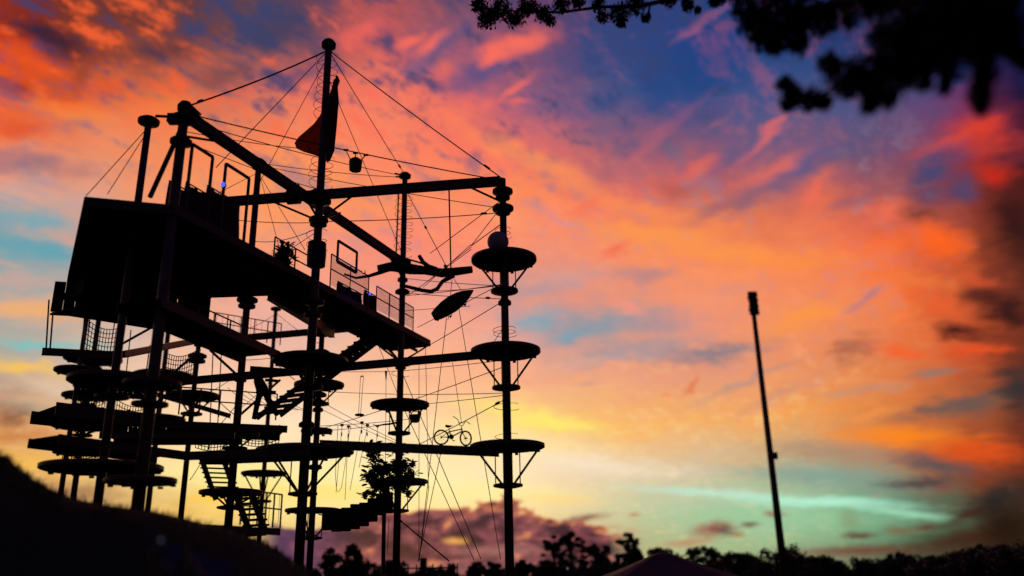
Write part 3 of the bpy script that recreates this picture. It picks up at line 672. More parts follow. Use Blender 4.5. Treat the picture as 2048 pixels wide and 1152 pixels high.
banner(412, 480, 13.02, 14.35, 'dark red canvas panel between the two tall square frames', .1)
banner(395, 440, 13.02, 14.6, 'taller dark panel behind the red canvas', 1.4, BOARD)
banner(690, 740, 13.02, 13.7, 'violet canvas panel at the foot of the small square frame', .4, TENT)
banner(735, 760, 13.02, 13.85, 'dark red panel between two railings left of the log pole', .2)
def led(p, label, m, r=.06):
    t = thing('led_light', p, label, 'light', 'coloured lights on the high walkway')
    MB().lathe(p, [(r*.5, -r), (r, -r*.4), (r, r*.4), (r*.5, r)], 10).build('lens', m, t, True)
    MB().box(Vector(p)+V(0, .09, 0), .14, .06, .14).build('housing', BLACK, t)
led(atd(446, 369, 27.6), 'blue light shining at the corner of a tall square frame', LEDB, .075)
led(atd(727, 543, 35.5), 'small red light by the violet frame', LEDR, .045)
led(atd(740, 588, 35.3), 'small blue light low on the walkway edge', LEDB, .055)

# P0 brace and rope gear on the near corner
t = thing('diagonal_brace', atd(300, 392, 26.8), 'stout diagonal brace between the bare pole and the corner pole', 'brace')
MB().tube([atd(300, 394, 26.8), atd(360, 262, 27.0)], .08, 10).build('tube', STEEL, t)
t = thing('pulley_block', atd(345, 240, 27), 'dark cluster of pulleys on the head of the near corner pole', 'pulley')
MB().box(atd(352, 238, 27), .5, .3, .3).build('housing', STEEL, t); MB().tube([atd(312, 232, 27.5), atd(352, 234, 27)], .05, 8).build('arm', STEEL, t)
MB().tube([atd(380, 215, 27), atd(398, 232, 27)], .12, 8).build('hook', STEEL, t)
# ------------------------------------------------------------------ open stair
def stair(top_, bot, n_, wv, label, tw=.36):
    t = thing('open_stair', bot, label, 'stair', 'open stairs of the tower')
    for s_ in (0, 1): MB().bar(top_+wv*s_, bot+wv*s_, .06, .24).build('stringer', STEEL, t)
    d = V((top_-bot).x, (top_-bot).y, 0).normalized()
    for i in range(n_):
        p = lerp(bot, top_, (i+.5)/n_); Yv = wv.normalized()
        MB().box(p+wv*.5+V(0,0,.06), tw, wv.length+.1, .08, (d, Yv, V(0,0,1))).build('tread', WOOD, t)
    return t
sT, sB = atd(775, 668, 40.5), atd(560, 830, 37.0)
dS = V((sT-sB).x, (sT-sB).y, 0).normalized()
stair(sT, sB, 16, V(-1.15, .55, 0), 'long open stair climbing right from the mid walkway to the high walkway')
for s_ in (0, 1):
    a, b = sT+V(-dS.y, dS.x, 0)*1.25*s_, sB+V(-dS.y, dS.x, 0)*1.25*s_
stair(atd(432, 1000, 44), atd(402, 915, 44), 9, V(.9, .5, 0), 'small steep stair under the low walkway, left of the tallest mast')
stair(atd(498, 1060, 36), atd(470, 985, 36), 7, V(.7, -.3, 0), 'short stair behind the lowest landing railing')

# ------------------------------------------------------------------ cables
CN = 0
def cable(a, b, label, r=.016, sag=0.0, buckle=None, m=ROPE):
    a, b = Vector(a), Vector(b); t = thing('steel_cable', lerp(a, b, .5), label, 'cable', 'cables and guy wires of the ropes course')
    n_ = 14 if sag else 2
    pts = [lerp(a, b, i/(n_-1))-V(0,0, sag*4*(i/(n_-1))*(1-i/(n_-1))) for i in range(n_)]
    MB().tube(pts, r, 6).build('wire', m, t)
    if buckle:
        p, q = lerp(a, b, buckle), lerp(a, b, buckle+(.05 if buckle < .5 else -.05)*0+.035)
        MB().tube([p, lerp(p, q, .2), lerp(p, q, .8), q], [.02, .05, .05, .02], 8).build('turnbuckle', STEEL, t)
    return t
MT = on('M', 100)
cable(MT, on('P1', 214), 'heavy stay from the head of the tallest mast down to the near corner pole', .035, .12, .9)
cable(MT, atd(432, 335, 28), 'thin stay from the mast head to the square frame with the blue light', .016)
cable(on('M', 112), atd(500, 400, 37), 'thin stay from the mast head down past the pole under the sloping beam', .016)
cable(MT, on('R', 357), 'stay from the mast head to the right hand pole', .024, .08, .9)
cable(MT, on('B', 350), 'stay from the mast head to the capped top of the log pole', .02, .04, .9)
cable(on('M', 150), on('B', 512), 'stay from high on the mast to the collar beside the log', .017, .03)
cable(on('P1', 226), on('R', 384)+V(0,0,.5), 'long cable on which the little basket hangs', .022, .12)
cable(on('P1', 240), on('B', 352), 'cable from the corner pole passing left of the basket to the log pole top', .017, .15, .93)
cable(on('Q', 326), on('B', 355), 'cable from the pole under the sloping beam to the log pole top', .017, .1, .93)
cable(on('Q', 330), on('R', 417), 'cable passing under the highest beam to the right hand pole', .016, .1)
cable(on('M', 443), on('R', 425), 'level cable between the lower collars of mast and right hand pole', .018, .08, .88)
cable(on('M', 300), on('P1', 262), 'faint cable from mast to near corner pole below the heavy stay', .014, .1)
cable(on('M', 380), on('P1', 280), 'faint lower cable from mast to near corner pole', .014, .1)
cable(on('B', 376), atd(905, 556, 36), 'sloping cable from the top of the log pole to the middle of the log', .018, 0, .45)
cable(atd(898, 378, 30.5), atd(902, 548, 33), 'thick strap hanging from the highest beam to the log', .03)
cable(on('B', 385)+V(-.3, 0, 0), on('B', 515)+V(-.35, 0, 0), 'heavy strap hanging along the coil of the log pole', .04)
cable(on('R', 398), atd(860, 507, 34), 'cable slanting down left from the upper collars of the right hand pole', .016)
cable(on('R', 445), atd(942, 492, 31), 'short cable from the right hand pole to the three way ring', .018)
SP = atd(942, 492, 31)
for i, (x, y, w) in enumerate(((846, 575, 'upper'), (830, 582, 'middle'), (815, 592, 'lowest'))):
    cable(SP+V(0, .1*i, .06-.06*i), atd(x, y, 38), w+' of three cables fanning down left from the ring past the log', .015)
cable(SP, on('R', 410), 'cable from the ring up to the collar of the right hand pole', .015)
cable(on('B', 556), on('R', 572), 'upper cable behind the surfboard between log pole and right hand pole', .015, .05)
cable(on('B', 585), on('R', 598), 'second cable behind the surfboard sloping slightly down right', .016, .04, .85)
cable(on('B', 592), on('R', 568), 'third cable behind the surfboard sloping slightly up right', .015, .04)
cable(on('B', 582), on('R', 570), 'fourth cable behind the surfboard, nearly level', .015, .1)
cable(on('B', 622), atd(940, 612, 33), 'cable that meets the tail of the surfboard', .014)
cable(on('R', 600), on('B', 722), 'long cable slanting from the right hand pole down to the log pole collar', .016, .05)
cable(on('R', 565), atd(835, 655, 37), 'cable under the surfboard slanting from the right hand pole', .014)
cable(on('R', 732), on('S', 860), 'long slanting cable crossing between middle disc and the twin poles', .015, .1)
cable(on('R', 797), on('B', 908), 'slanting cable from below the middle disc to the shrubs pole', .016, .05, .05)
cable(on('R', 786), on('S', 782), 'nearly level cable above the bicycle', .014, .1)
cable(on('R', 790), on('B', 812), 'cable from the right hand pole to the bucket disc', .014, .03)
cable(on('R', 720), on('B', 742), 'cable just below the middle beam', .014, .02)
cable(on('S', 800), on('B', 884), 'slanting cable left of the bucket disc', .014, .05)
cable(on('S', 815), on('B', 888), 'lower slanting cable left of the bucket disc', .013, .05)
cable(on('S', 852), atd(820, 838, 38), 'trolley cable from which the rope handles hang', .014, .05)
cable(on('S', 862), atd(790, 846, 37), 'second trolley cable just below the first', .014, .05)
cable(on('S', 742), on('B', 742), 'level cable from the twin poles under the middle beam', .013, .04)
cable(atd(904, 560, 33), atd(896, 640, 33), 'left sling carrying the surfboard', .014)
cable(atd(908, 558, 33), atd(934, 600, 33), 'right sling carrying the surfboard', .014)
cable(atd(893, 636, 33), atd(838, 1122, 38), 'long guy from the surfboard down to the ground left', .015)
cable(atd(918, 618, 33), atd(1001, 1118, 30), 'long guy from the surfboard down to the ground right', .015, 0)
cable(atd(838, 720, 36), atd(838, 960, 36), 'hanging rope left of the pair under the walkway end', .013)
cable(atd(851, 690, 36), atd(857, 980, 36), 'hanging rope right of the pair under the walkway end', .013)
cable(on('B', 738), atd(962, 1118, 36), 'guy from the log pole down to the ground by the tree clump', .017)
cable(on('B', 800), atd(948, 1120, 36), 'guy from the bucket disc down to the ground by the tree clump', .016)
cable(atd(882, 904, 31), atd(836, 1124, 38), 'guy from the bicycle beam down left', .014)
cable(atd(858, 972, 37), atd(838, 1122, 38), 'guy from the edge of the shrub disc to the ground', .014)
cable(atd(838, 940, 36), atd(838, 1122, 38), 'plumb line under the edge of the shrub disc', .012)
cable(on('B', 1036), atd(898, 1122, 37), 'short heavy guy from the foot of the log pole to a peg', .028, 0, .06)
cable(atd(745, 660, 38), on('B', 800), 'cable dropping right from under the stair head', .014)
cable(on('R', 650), on('R', 705)+V(-.7, 0, 0), 'short slack cable on the right hand pole', .012)
cable(atd(905, 725, 31), atd(923, 845, 31), 'thin tether hanging from the middle beam to the bicycle', .012)
cable(on('M', 455), on('Q', 482), 'drooping cable from the lower mast collar to the left pole', .015, .25)
cable(atd(470, 440, 33), on('M', 445), 'level cable left of the lower mast collar', .015, .06)
cable(on('M', 462), atd(560, 512, 31), 'cable from the mast down to the potted bush', .013)
cable(on('Q', 340), atd(560, 500, 33), 'cable from the pole top down to the potted bush', .013)
cable(on('Q', 345), atd(610, 500, 33), 'steeper cable from the pole top to the walkway', .013)
cable(on('Q', 335), on('M', 420), 'cable crossing under the sloping beam to the mast', .013, .05)
cable(on('P0', 255), atd(172, 392, 27), 'left faint guy from the bare pole to the corner of the wide deck', .014)
cable(on('P0', 262), atd(215, 388, 27), 'right faint guy from the bare pole to the wide deck', .014)
cable(atd(400, 405, 27), on('Q', 345), 'faint cable rising from the red panel to the pole head', .012)
cable(on('C', 625), on('S', 690), 'far cable from the slim capped pole to the twin poles', .013, .1)
cable(on('C', 628), on('Q', 660), 'far cable from the slim capped pole to the left', .013, .08)
cable(on('C', 760), on('Q', 820), 'far cable low between slim pole and thick pole', .013, .1)
cable(on('T', 800), on('Q', 745), 'far cable rising right from the small lone disc', .013, .1)
cable(on('T', 880), on('C', 850), 'low far cable behind the open stair foot', .013, .1)
cable(on('Q', 720), on('M', 700), 'cable between thick pole and mast under the second walkway', .013, .1)
for i, (x, y0, y1) in enumerate(((108, 600, 700), (98, 600, 702), (170, 610, 700))):
    cable(atd(x, y0, 36), atd(x-8+i*2, y1, 34), ('outermost', 'second', 'third')[i]+' of the blurred ropes hanging at the far left', .03)
for i, (x, y0, y1) in enumerate(((182, 610, 715), (196, 612, 715), (230, 640, 705), (262, 660, 750), (300, 690, 760), (428, 655, 900), (445, 660, 860))):
    cable(atd(x, y0, 42), atd(x-10, y1, 42), 'blurred hanging rope, number %s from the left under the dark cabin' % ('one', 'two', 'three', 'four', 'five', 'six', 'seven')[i], .025)
for i, (x0, y0, x1, y1) in enumerate(((330, 720, 300, 900), (420, 780, 470, 830), (410, 880, 480, 800), (380, 880, 440, 850), (300, 860, 350, 760), (230, 890, 270, 860), (530, 700, 590, 760), (380, 960, 420, 890), (500, 860, 590, 905))):
    cable(atd(x0, y0, 42), atd(x1, y1, 40), ('steep line below the cabin', 'line right of the small lone disc', 'line crossing before the thick pole', 'line above the bend of the low walkway', 'line behind the near corner pole', 'short line over the widest disc', 'line left of the large disc', 'line beneath the bend', 'line over the largest low disc')[i]+', slack and out of focus', .018, .1)
for i, (x0, y0, x1, y1, w) in enumerate(((150, 705, 240, 765, 'over the far left disc'), (165, 800, 250, 745, 'between two blurred discs'), (240, 690, 330, 640, 'under the cabin floor'), (330, 760, 400, 700, 'right of the near corner pole'), (170, 870, 260, 820, 'by the mid height walkway'), (330, 870, 400, 800, 'below the small lone disc'), (480, 830, 560, 760, 'at the foot of the open stair'), (420, 700, 485, 760, 'left of the thick pole'), (240, 950, 300, 890, 'above the widest low disc'))):
    t = thing('slanting_strut', atd(x0, y0, 40), 'blurred slanting strut '+w, 'strut', 'slanting struts of the lower tower')
    MB().tube([atd(x0, y0, 40), atd(x1, y1, 41)], .06, 6).build('tube', STEEL, t)
def net(p, q, dz, n_, label):
    a, b = atd(*p), atd(*q); t = thing('cargo_net', Z(lerp(a, b, .5), a.z-dz), label, 'net', 'rope nets hung among the lower poles'); mb = MB()
    def P(u, v): return lerp(a, b, u)-V(0, 0, v*dz+.25*math.sin(math.pi*u)*(1-v*.3))
    for k in range(n_*2+1): mb.tube([P(k/(n_*2), j/6) for j in range(7)], .018, 4, False)
    for k in range(n_+1): mb.tube([P(j/8, k/n_) for j in range(9)], .018, 4, False)
    mb.build('mesh', ROPE, t)
net((175, 640, 42), (245, 655, 41), 1.3, 6, 'blurred rope net at the far left under the black cabin')
net((330, 705, 40), (395, 700, 42), 1.5, 7, 'rope net right of the near corner pole under the second walkway')
net((150, 775, 44), (215, 770, 42), 1.0, 6, 'rope net between far left discs')
net((235, 800, 42), (300, 805, 42), 1.3, 6, 'rope net in front of the mid height walkway')
net((395, 850, 40), (470, 848, 40), 1.0, 6, 'rope net over the bend of the low walkway')
net((480, 850, 40), (560, 850, 40), .8, 6, 'rope net at the foot of the open stair')
net((130, 880, 42), (200, 885, 42), 1.1, 6, 'rope net low down over the widest disc')
# safety net under the second walkway: tangled lines
for i in range(7):
    x0 = 455+i*18
    cable(atd(x0, 775+i*3, 40), atd(x0+70, 812+i*2, 40), 'net line %s of the slack lines between the poles left of the stair' % ('first', 'second', 'third', 'fourth', 'fifth', 'sixth', 'seventh')[i], .012, .15)
# ropes with handles on the trolley cable
for i, (x, y, yb, xb, w) in enumerate(((684, 850, 985, 672, 'leftmost'), (697, 853, 1000, 690, 'second'), (724, 845, 980, 700, 'middle'), (735, 850, 935, 718, 'fourth'), (755, 852, 900, 752, 'rightmost'))):
    p = atd(x, y, 39); q = atd(xb, yb, 39)
    t = thing('trolley_rope', p, w+' of the handles hanging from the trolley cable', 'rope', 'rope handles on the trolley cable')
    MB().tube([p, p-V(0,0,.12), q], [.035, .012, .012], 6).build('rope', ROPE, t)
    MB().box(p, .14, .06, .1).build('trolley', STEEL, t); MB().box(p-V(.0,0,.42), .05, .05, .16).build('grip', STEEL, t)
t = thing('rope_loop', atd(668, 970, 40), 'long slack loop of thin rope hanging left of the handles', 'rope')
lp = [atd(x, y, 40) for x, y in ((676, 850), (673, 900), (671, 950), (673, 980), (677, 984), (683, 975), (690, 930), (698, 870), (702, 852))]
MB().tube(lp, .013, 6).build('strand', ROPE, t)
# swing seat
t = thing('rope_swing', atd(719, 830, 38), 'little disc seat swing hanging left of the bucket disc', 'swing')
MB().lathe(atd(719, 830, 38), [(.06, -.05), (.2, -.03), (.21, .03), (.08, .06)], 14).build('seat', WOOD, t)
for a, b in ((721, 717), (727, 721)): MB().tube([atd(a, 753, 38), atd(b, 828, 38)], .012, 5).build('rope', ROPE, t)
MB().tube([atd(721, 753, 38), atd(727, 752, 38)], .03, 6).build('hanger', STEEL, t)
t = thing('rope_hook', atd(772, 748, 37), 'short hook and line hanging left of the log pole below the middle beam', 'hook')
MB().tube([atd(772, 742, 37), atd(772, 760, 37)], [.06, .02], 6).build('hook', STEEL, t); MB().tube([atd(772, 760, 37), atd(771, 930, 37)], .012, 5).build('line', ROPE, t)

# ------------------------------------------------------------------ flag
t = thing('red_flag', on('M', 330), 'tattered dark red flag furled round the tallest mast', 'flag')
outl = [((672, 150), (676, 152)), ((668, 165), (680, 162)), ((660, 185), (674, 178)), ((652, 205), (670, 205)), ((646, 218), (668, 222)), ((639, 232), (667, 238)), ((628, 247), (666, 252)), ((611, 262), (665, 266)), ((597, 274), (664, 280)), ((589, 286), (663, 295)), ((593, 297), (661, 306)), ((608, 304), (660, 315)), ((632, 311), (658, 322)), ((648, 318), (656, 326))]
mb = MB(); nx = 12
for j, (a, b) in enumerate(outl):
    for i in range(nx+1):
        s_ = i/nx; x = a[0]+(b[0]-a[0])*s_; y = a[1]+(b[1]-a[1])*s_
        mb.v.append(atd(x, y, 32.25+.16*math.sin(s_*9+j*.6)))
for j in range(len(outl)-1):
    for i in range(nx): q = j*(nx+1)+i; mb.f.append([q, q+1, q+nx+2, q+nx+1])
o = mb.build('cloth', FLAG, t, True)
mb = MB()
for j, (w, y) in enumerate(((4, 155), (9, 172), (10, 210), (10, 260), (9, 300), (5, 322))):
    pass
fd = MB().tube([atd(671, 160, 31.75), atd(668, 200, 31.7), atd(664, 250, 31.7), atd(660, 300, 31.7), atd(657, 322, 31.8)], [.08, .2, .2, .18, .06], 10).build('furled_fold', FLAG, t, True)
# ------------------------------------------------------------------ basket on the cable
t = thing('cable_basket', atd(711, 333, 31), 'little dark basket hanging under the long cable right of the mast', 'basket')
bc = atd(711, 330, 31)
MB().lathe(bc, [(.2, -.26), (.24, -.24), (.27, .18), (.22, .2)], 8).build('tub', BLACK, t)
MB().lathe(bc+V(0,0,.2), [(.26, 0), (.1, .12), (.03, .14)], 8).build('lid', BLACK, t)
for x0, y0, x1, y1 in ((692, 300, 700, 318), (711, 306, 711, 318), (732, 310, 722, 320)):
    a, b = atd(x0, y0, 31), atd(x1, y1, 31); MB().tube([a, b], .022, 6).build('hanger', STEEL, t)
    MB().box(a, .2, .08, .06).build('trolley', STEEL, t)

# ------------------------------------------------------------------ log
t = thing('hanging_log', atd(840, 540, 36.5), 'long crooked tree log slung level through the pole right of the violet frame', 'log')
def path(L, D): return [atd(x, y, D+dd) for x, y, dd in L]
MB().tube(path([(755, 537, 0), (785, 533, 0), (820, 538, 0), (850, 541, 0), (885, 546, -.2), (912, 543, -.4), (944, 539, -.6)], 37.8), [.16, .24, .26, .2, .22, .2, .17], 10).build('trunk', LOG, t, True)
MB().tube(path([(872, 540, -.2), (856, 533, -.2), (846, 524, -.2), (838, 511, -.2)], 37.8), [.16, .13, .1, .09], 8).build('branch_stub', LOG, t, True)
MB().tube(path([(908, 550, -.4), (885, 563, -.3), (874, 578, -.3), (862, 583, -.3), (845, 581, -.2), (822, 575, 0), (800, 570, 0)], 37.8), [.14, .1, .1, .1, .1, .09, .08], 8).build('branch', LOG, t, True)
MB().tube(path([(895, 534, -.4), (888, 531, -.4)], 37.8), .07, 6).build('knot', LOG, t, True)
MB().tube(path([(815, 518, 0), (842, 526, -.1), (870, 535, -.1)], 37.8), .045, 6).build('limb', LOG, t, True)
MB().tube(path([(790, 534, 0), (760, 545, 0), (738, 552, 0), (712, 556, 0), (688, 548, 0)], 37.4), [.13, .1, .08, .06, .05], 8).build('branch', LOG, t, True)
# curved A shaped log posts, left of the big disc
t = thing('curved_posts', atd(520, 832, 36), 'pair of curved log posts leaning together below the second walkway', 'post')
MB().tube(path([(513, 738, 0), (517, 762, 0), (520, 785, 0), (514, 810, 0), (508, 838, 0)], 36), [.1, .2, .14, .12, .1], 8).build('left_leg', LOG, t, True)
MB().tube(path([(516, 750, 0), (528, 775, 0), (536, 798, 0), (545, 815, 0), (556, 830, 0)], 36), [.1, .15, .13, .12, .12], 8).build('right_leg', LOG, t, True)
MB().bar(atd(512, 782, 36), atd(552, 785, 36), .2, .1).build('cross_step', WOOD, t)
MB().bar(atd(530, 760, 36), atd(556, 762, 36), .2, .08).build('cross_step', WOOD, t)
# ------------------------------------------------------------------ surfboard
t = thing('surfboard', atd(905, 612, 33), 'dark surfboard with fins hanging nose up under the log', 'surfboard')
nose, tail = atd(946, 580, 32.6), atd(865, 634, 33.4); ax = (nose-tail); L = ax.length; ax.normalize()
wv = (atd(915, 628, 33)-atd(898, 598, 33)); wv = (wv-ax*wv.dot(ax)).normalized(); nv = ax.cross(wv)
mb = MB(); st_ = [(0, .17, .02), (.02, .2, .03), (.12, .27, .045), (.3, .34, .06), (.5, .36, .065), (.68, .31, .06), (.82, .22, .05), (.93, .11, .035), (1, .02, .01)]
for u, w, th in st_:
    c = tail+ax*(L*u)+nv*(.12*(u-.5)**2*2)
    for k in range(12):
        a = 2*math.pi*k/12; mb.v.append(c+wv*(w*math.cos(a))+nv*(th*math.sin(a)))
for i in range(len(st_)-1):
    for k in range(12): a = i*12+k; b = i*12+(k+1) % 12; mb.f.append([a, b, b+12, a+12])
mb.f.append(list(range(12))[::-1]); mb.f.append([(len(st_)-1)*12+k for k in range(12)])
mb.build('board', BLACK, t, True)
for u, w in ((.08, .2), (.34, .37), (.72, .3)):
    c = tail+ax*(L*u)+wv*w
    MB().add([c-ax*.09-nv*.012, c+ax*.09-nv*.012, c+wv*.1-ax*.05-nv*.006, c-ax*.09+nv*.012, c+ax*.09+nv*.012, c+wv*.1-ax*.05+nv*.006], [(0,1,2),(5,4,3),(0,3,4,1),(1,4,5,2),(2,5,3,0)]).build('fin', BLACK, t)
# ------------------------------------------------------------------ ball
bp_ = atd(996, 484, 30.0)
t = thing('round_ball', bp_-V(0,0,.4), 'pale pinkish ball resting on the top disc by the right hand pole', 'ball')
mb = MB(); mb.lathe(bp_, [(.41*math.sin(math.pi*(i+.3)/18.6), -.41*math.cos(math.pi*(i+.3)/18.6)) for i in range(19)], 28).build('shell', BALL, t, True)
# ------------------------------------------------------------------ spotlights / bucket
t = thing('hanging_bucket', on('B', 832)+V(.7, -.2, 0), 'dark bucket hanging beneath the right side of the disc', 'bucket')
bk = atd(830, 836, 38.6)
MB().lathe(bk, [(.16, -.2), (.22, -.14), (.26, .12), (.24, .14)], 14).build('tub', BLACK, t)
MB().tube([bk+V(-.25,0,.1), bk+V(-.1,0,.3), bk+V(.2,0,.3), bk+V(.25,0,.1)], .025, 6).build('handle', STEEL, t)
MB().box(bk+V(.2,0,.2), .16, .14, .14).build('clip', STEEL, t)
t = thing('curved_perch', atd(770, 845, 38.5), 'thin crooked branch poking left from under the bucket disc', 'branch')
MB().tube(path([(794, 845, 0), (780, 848, 0), (768, 849, 0), (752, 852, 0), (746, 848, 0)], 38.5), [.05, .045, .04, .03, .015], 6).build('limb', LOG, t, True)
# ------------------------------------------------------------------ stepping boxes
t = thing('box_bridge', atd(710, 1060, 38.5), 'bridge of dark stepped boxes hanging between the low disc and the shrubs', 'bridge')
bx = [(655, 1018, 1060), (674, 1018, 1063), (692, 1016, 1062), (710, 1009, 1058), (728, 1006, 1052), (745, 997, 1043), (762, 988, 1030), (775, 986, 1026)]
for i, (x, y0, y1) in enumerate(bx):
    a, b = atd(x, y0, 38.6), atd(x, y1, 38.6)
    MB().box((a+b)/2, .44, .55, a.z-b.z, (V(.97, .22, 0).normalized(), V(-.22, .97, 0).normalized(), V(0,0,1))).build('box', BOARD, t)
for s_ in (-.3, .3): MB().tube([atd(640, 1030, 38.6)+V(0, s_, 0), atd(700, 1034, 38.6)+V(0, s_, 0), atd(785, 995, 38.6)+V(0, s_, 0)], .025, 6).build('cable', ROPE, t)
MB().tube([atd(768, 1030, 38.3), atd(766, 1150, 38.3)], .09, 8).build('prop', STEEL, t)
MB().tube([atd(778, 1040, 38.3), atd(774, 1110, 38.3)], .014, 5).build('line', ROPE, t)

# ------------------------------------------------------------------ bicycle
def bike():
    rear = V(0, 0, .27); front = V(.88, 0, .27)
    a0, a1 = atd(882, 899, 30.6), atd(925, 901, 30.6)
    t = thing('bicycle', V(0,0,0), 'small bicycle standing on the low beam', 'bicycle')
    def wheel(c, yaw, w=.88):
        d = V(math.cos(yaw), math.sin(yaw), 0); mb = MB()
        pts = [c+(d*math.cos(2*math.pi*i/28)+V(0,0,1)*math.sin(2*math.pi*i/28))*.25 for i in range(29)]
        h = bpy.data.objects.new('wheel', None); COL.objects.link(h); h.parent = t; h.location = (0,0,0)
        mb.tube(pts, .03, 8, False).build('tyre', TYRE, h, True)
        mb = MB(); nrm = V(-d.y, d.x, 0)
        for i in range(9):
            a = 2*math.pi*i/9; mb.tube([c+nrm*.02, c+(d*math.cos(a)+V(0,0,1)*math.sin(a))*.24], .004, 4)
        mb.build('spokes', STEEL, h); MB().tube([c-nrm*.06, c+nrm*.06], .028, 8).build('hub', STEEL, h)
        pass
    wheel(rear, .12); wheel(front, .75)
    bb = V(.36, 0, .30); seatt = V(.27, 0, .52); head0 = V(.74, 0, .50); head1 = V(.71, 0, .62)
    mb = MB()
    for a, b, r in ((bb, seatt, .02), (seatt-V(-.005,0,.04), head1-V(0,0,.03), .021), (bb, head0+V(0,0,.02), .024), (head0, head1, .026), (bb, rear, .014), (seatt-V(0,0,.03), rear, .012)): mb.tube([a, b], r, 8)
    mb.build('frame', BIKEM, t)
    mb = MB(); 
    for s_ in (-.05, .05): mb.tube([head0+V(0, s_*.6, -.02), front+V(0, s_, 0)], .016, 6)
    mb.build('fork', BIKEM, t)
    MB().tube([seatt-V(0,0,.05), seatt+V(-.015, 0, .14)], .014, 6).build('seat_post', STEEL, t)
    mb = MB(); s0 = seatt+V(-.02, 0, .15); mb.tube([s0-V(.13,0,-.02), s0-V(.04,0,0), s0+V(.05,0,.01), s0+V(.13,0,.03)], [.045, .05, .03, .012], 8); mb.build('saddle', BLACK, t, True)
    mb = MB(); hb = head1+V(-.02, 0, .08); c, s_ = math.cos(.6), math.sin(.6)
    mb.tube([head1, hb], .018, 6)
    pr = [(-.36, .0, .30), (-.26, 0, .27), (-.16, 0, .22), (-.06, 0, .02), (.06, 0, .02), (.16, 0, .20), (.26, 0, .16), (.36, 0, .12)]
    mb.tube([hb+V(x*.85, x*.55, z) for x, y, z in pr], .014, 6); mb.tube([hb+V(-.14*.85, -.14*.55, .13), hb+V(.13*.85, .13*.55, .12)], .01, 6)
    mb.build('handlebar', STEEL, t)
    mb = MB(); mb.tube([bb-V(0,.03,0), bb+V(0,.03,0)], .09, 14); mb.build('chainring', STEEL, t)
    mb = MB(); mb.tube([bb+V(0,-.05,0), bb+V(.08,-.05,-.14)], .012, 6); mb.tube([bb+V(0,.05,0), bb+V(-.08,.05,.14)], .012, 6); mb.box(bb+V(.1,-.1,-.15), .09, .09, .02); mb.box(bb+V(-.1,.1,.15), .09, .09, .02); mb.build('crank', STEEL, t)
    p = a0.copy(); 
    bd = (l1b-l1a); yaw = math.atan2(bd.y, bd.x)
    tt = (a0.x-l1a.x)/bd.x; q = l1a+bd*tt
    t.location = V(q.x, q.y, q.z+.152+.02)
    t.rotation_euler = (0, -math.atan2(bd.z, math.hypot(bd.x, bd.y)), yaw)
bike()

# ------------------------------------------------------------------ plants
def leaves(mb, c, rx, ry, rz, n_, s):
    for i in range(n_):
        while True:
            q = V(random.uniform(-1, 1), random.uniform(-1, 1), random.uniform(-1, 1))
            if q.length < 1: break
        q = q*(.55+.45*random.random()); p = c+V(q.x*rx, q.y*ry, q.z*rz)
        a = V(random.gauss(0,1), random.gauss(0,1), random.gauss(0,1)).normalized(); b = a.orthogonal().normalized()
        k = s*random.uniform(.6, 1.3); mb.add([p-a*k, p+b*k*.42, p+a*k, p-b*k*.42], [(0,1,2,3)])
leafm = bpy.data.meshes.new('leaf')
leafm.from_pydata([(0,0,0), (.3,.17,.03), (.7,.2,.02), (1,0,-.06), (.7,-.2,.02), (.3,-.17,.03), (.5,0,-.02)], [], [(0,1,6),(1,2,6),(2,3,6),(3,4,6),(4,5,6),(5,0,6)])
leafm.materials.append(LEAF)
def put_leaf(parent, p, d, s):
    o = bpy.data.objects.new('leaf', leafm); COL.objects.link(o); o.parent = parent
    o.location = p-parent.location; o.rotation_euler = d.to_track_quat('X', 'Z').to_euler()
    o.rotation_euler.x += random.uniform(-.6, .6); o.scale = (s, s*1.25, s)
def shrub(name, stems, n_leaf, label, base, ls=.3, pot=None, cat='shrub'):
    t = thing(name, base, label, cat)
    for pts, rl in stems:
        MB().tube(pts, [.035]+[.02]*(len(pts)-2)+[.01], 6).build('stem', BARK, t)
    tot = sum(rl for _, rl in stems)
    for pts, rl in stems:
        for i in range(int(n_leaf*rl/tot)):
            u = random.random()**.8*(len(pts)-1); k = min(int(u), len(pts)-2); p = lerp(pts[k], pts[k+1], u-k)
            tip = 1-u/(len(pts)-1)
            a = random.uniform(0, 2*math.pi); d = V(math.cos(a), math.sin(a), random.uniform(-.35, .7)).normalized()
            reach = random.random()*rl*(.35+.65*tip)
            put_leaf(t, p+d*reach, d, ls*random.uniform(.7, 1.15))
    fill = MB()
    for pts, rl in stems:
        for i in range(len(pts)-1):
            c = lerp(pts[i], pts[i+1], .5); leaves(fill, c, rl*.62, rl*.62, max(rl*.55, (pts[i+1]-pts[i]).length*.55), int(130*rl/.5), .1)
    tag(fill.build('inner_foliage', LEAF, t), kind='stuff')
    if pot: MB().lathe(pot[0], [(pot[1]*.7, 0), (pot[1], pot[2]), (pot[1]*.9, pot[2]+.03)], 16).build('pot', POT, t)
    return t
D1 = 38.2
shrub('leafy_shrub', [(path([(762, 985, 0), (757, 955, 0), (750, 925, 0), (743, 890, 0)], D1), .62), (path([(765, 985, 0), (775, 950, 0), (768, 925, 0)], D1), .5), (path([(760, 985, 0), (742, 965, 0), (734, 945, 0)], D1), .35)], 285, 'tall leafy shrub standing left of the pole on the low disc', atd(762, 985, D1), .36)
shrub('leafy_shrub', [(path([(790, 985, 0), (793, 950, 0), (797, 915, 0), (797, 888, 0)], D1), .5), (path([(800, 980, 0), (806, 945, 0), (800, 920, 0)], D1+.9), .5)], 200, 'dense shrub wrapped round the pole on the low disc', atd(792, 985, D1), .34)
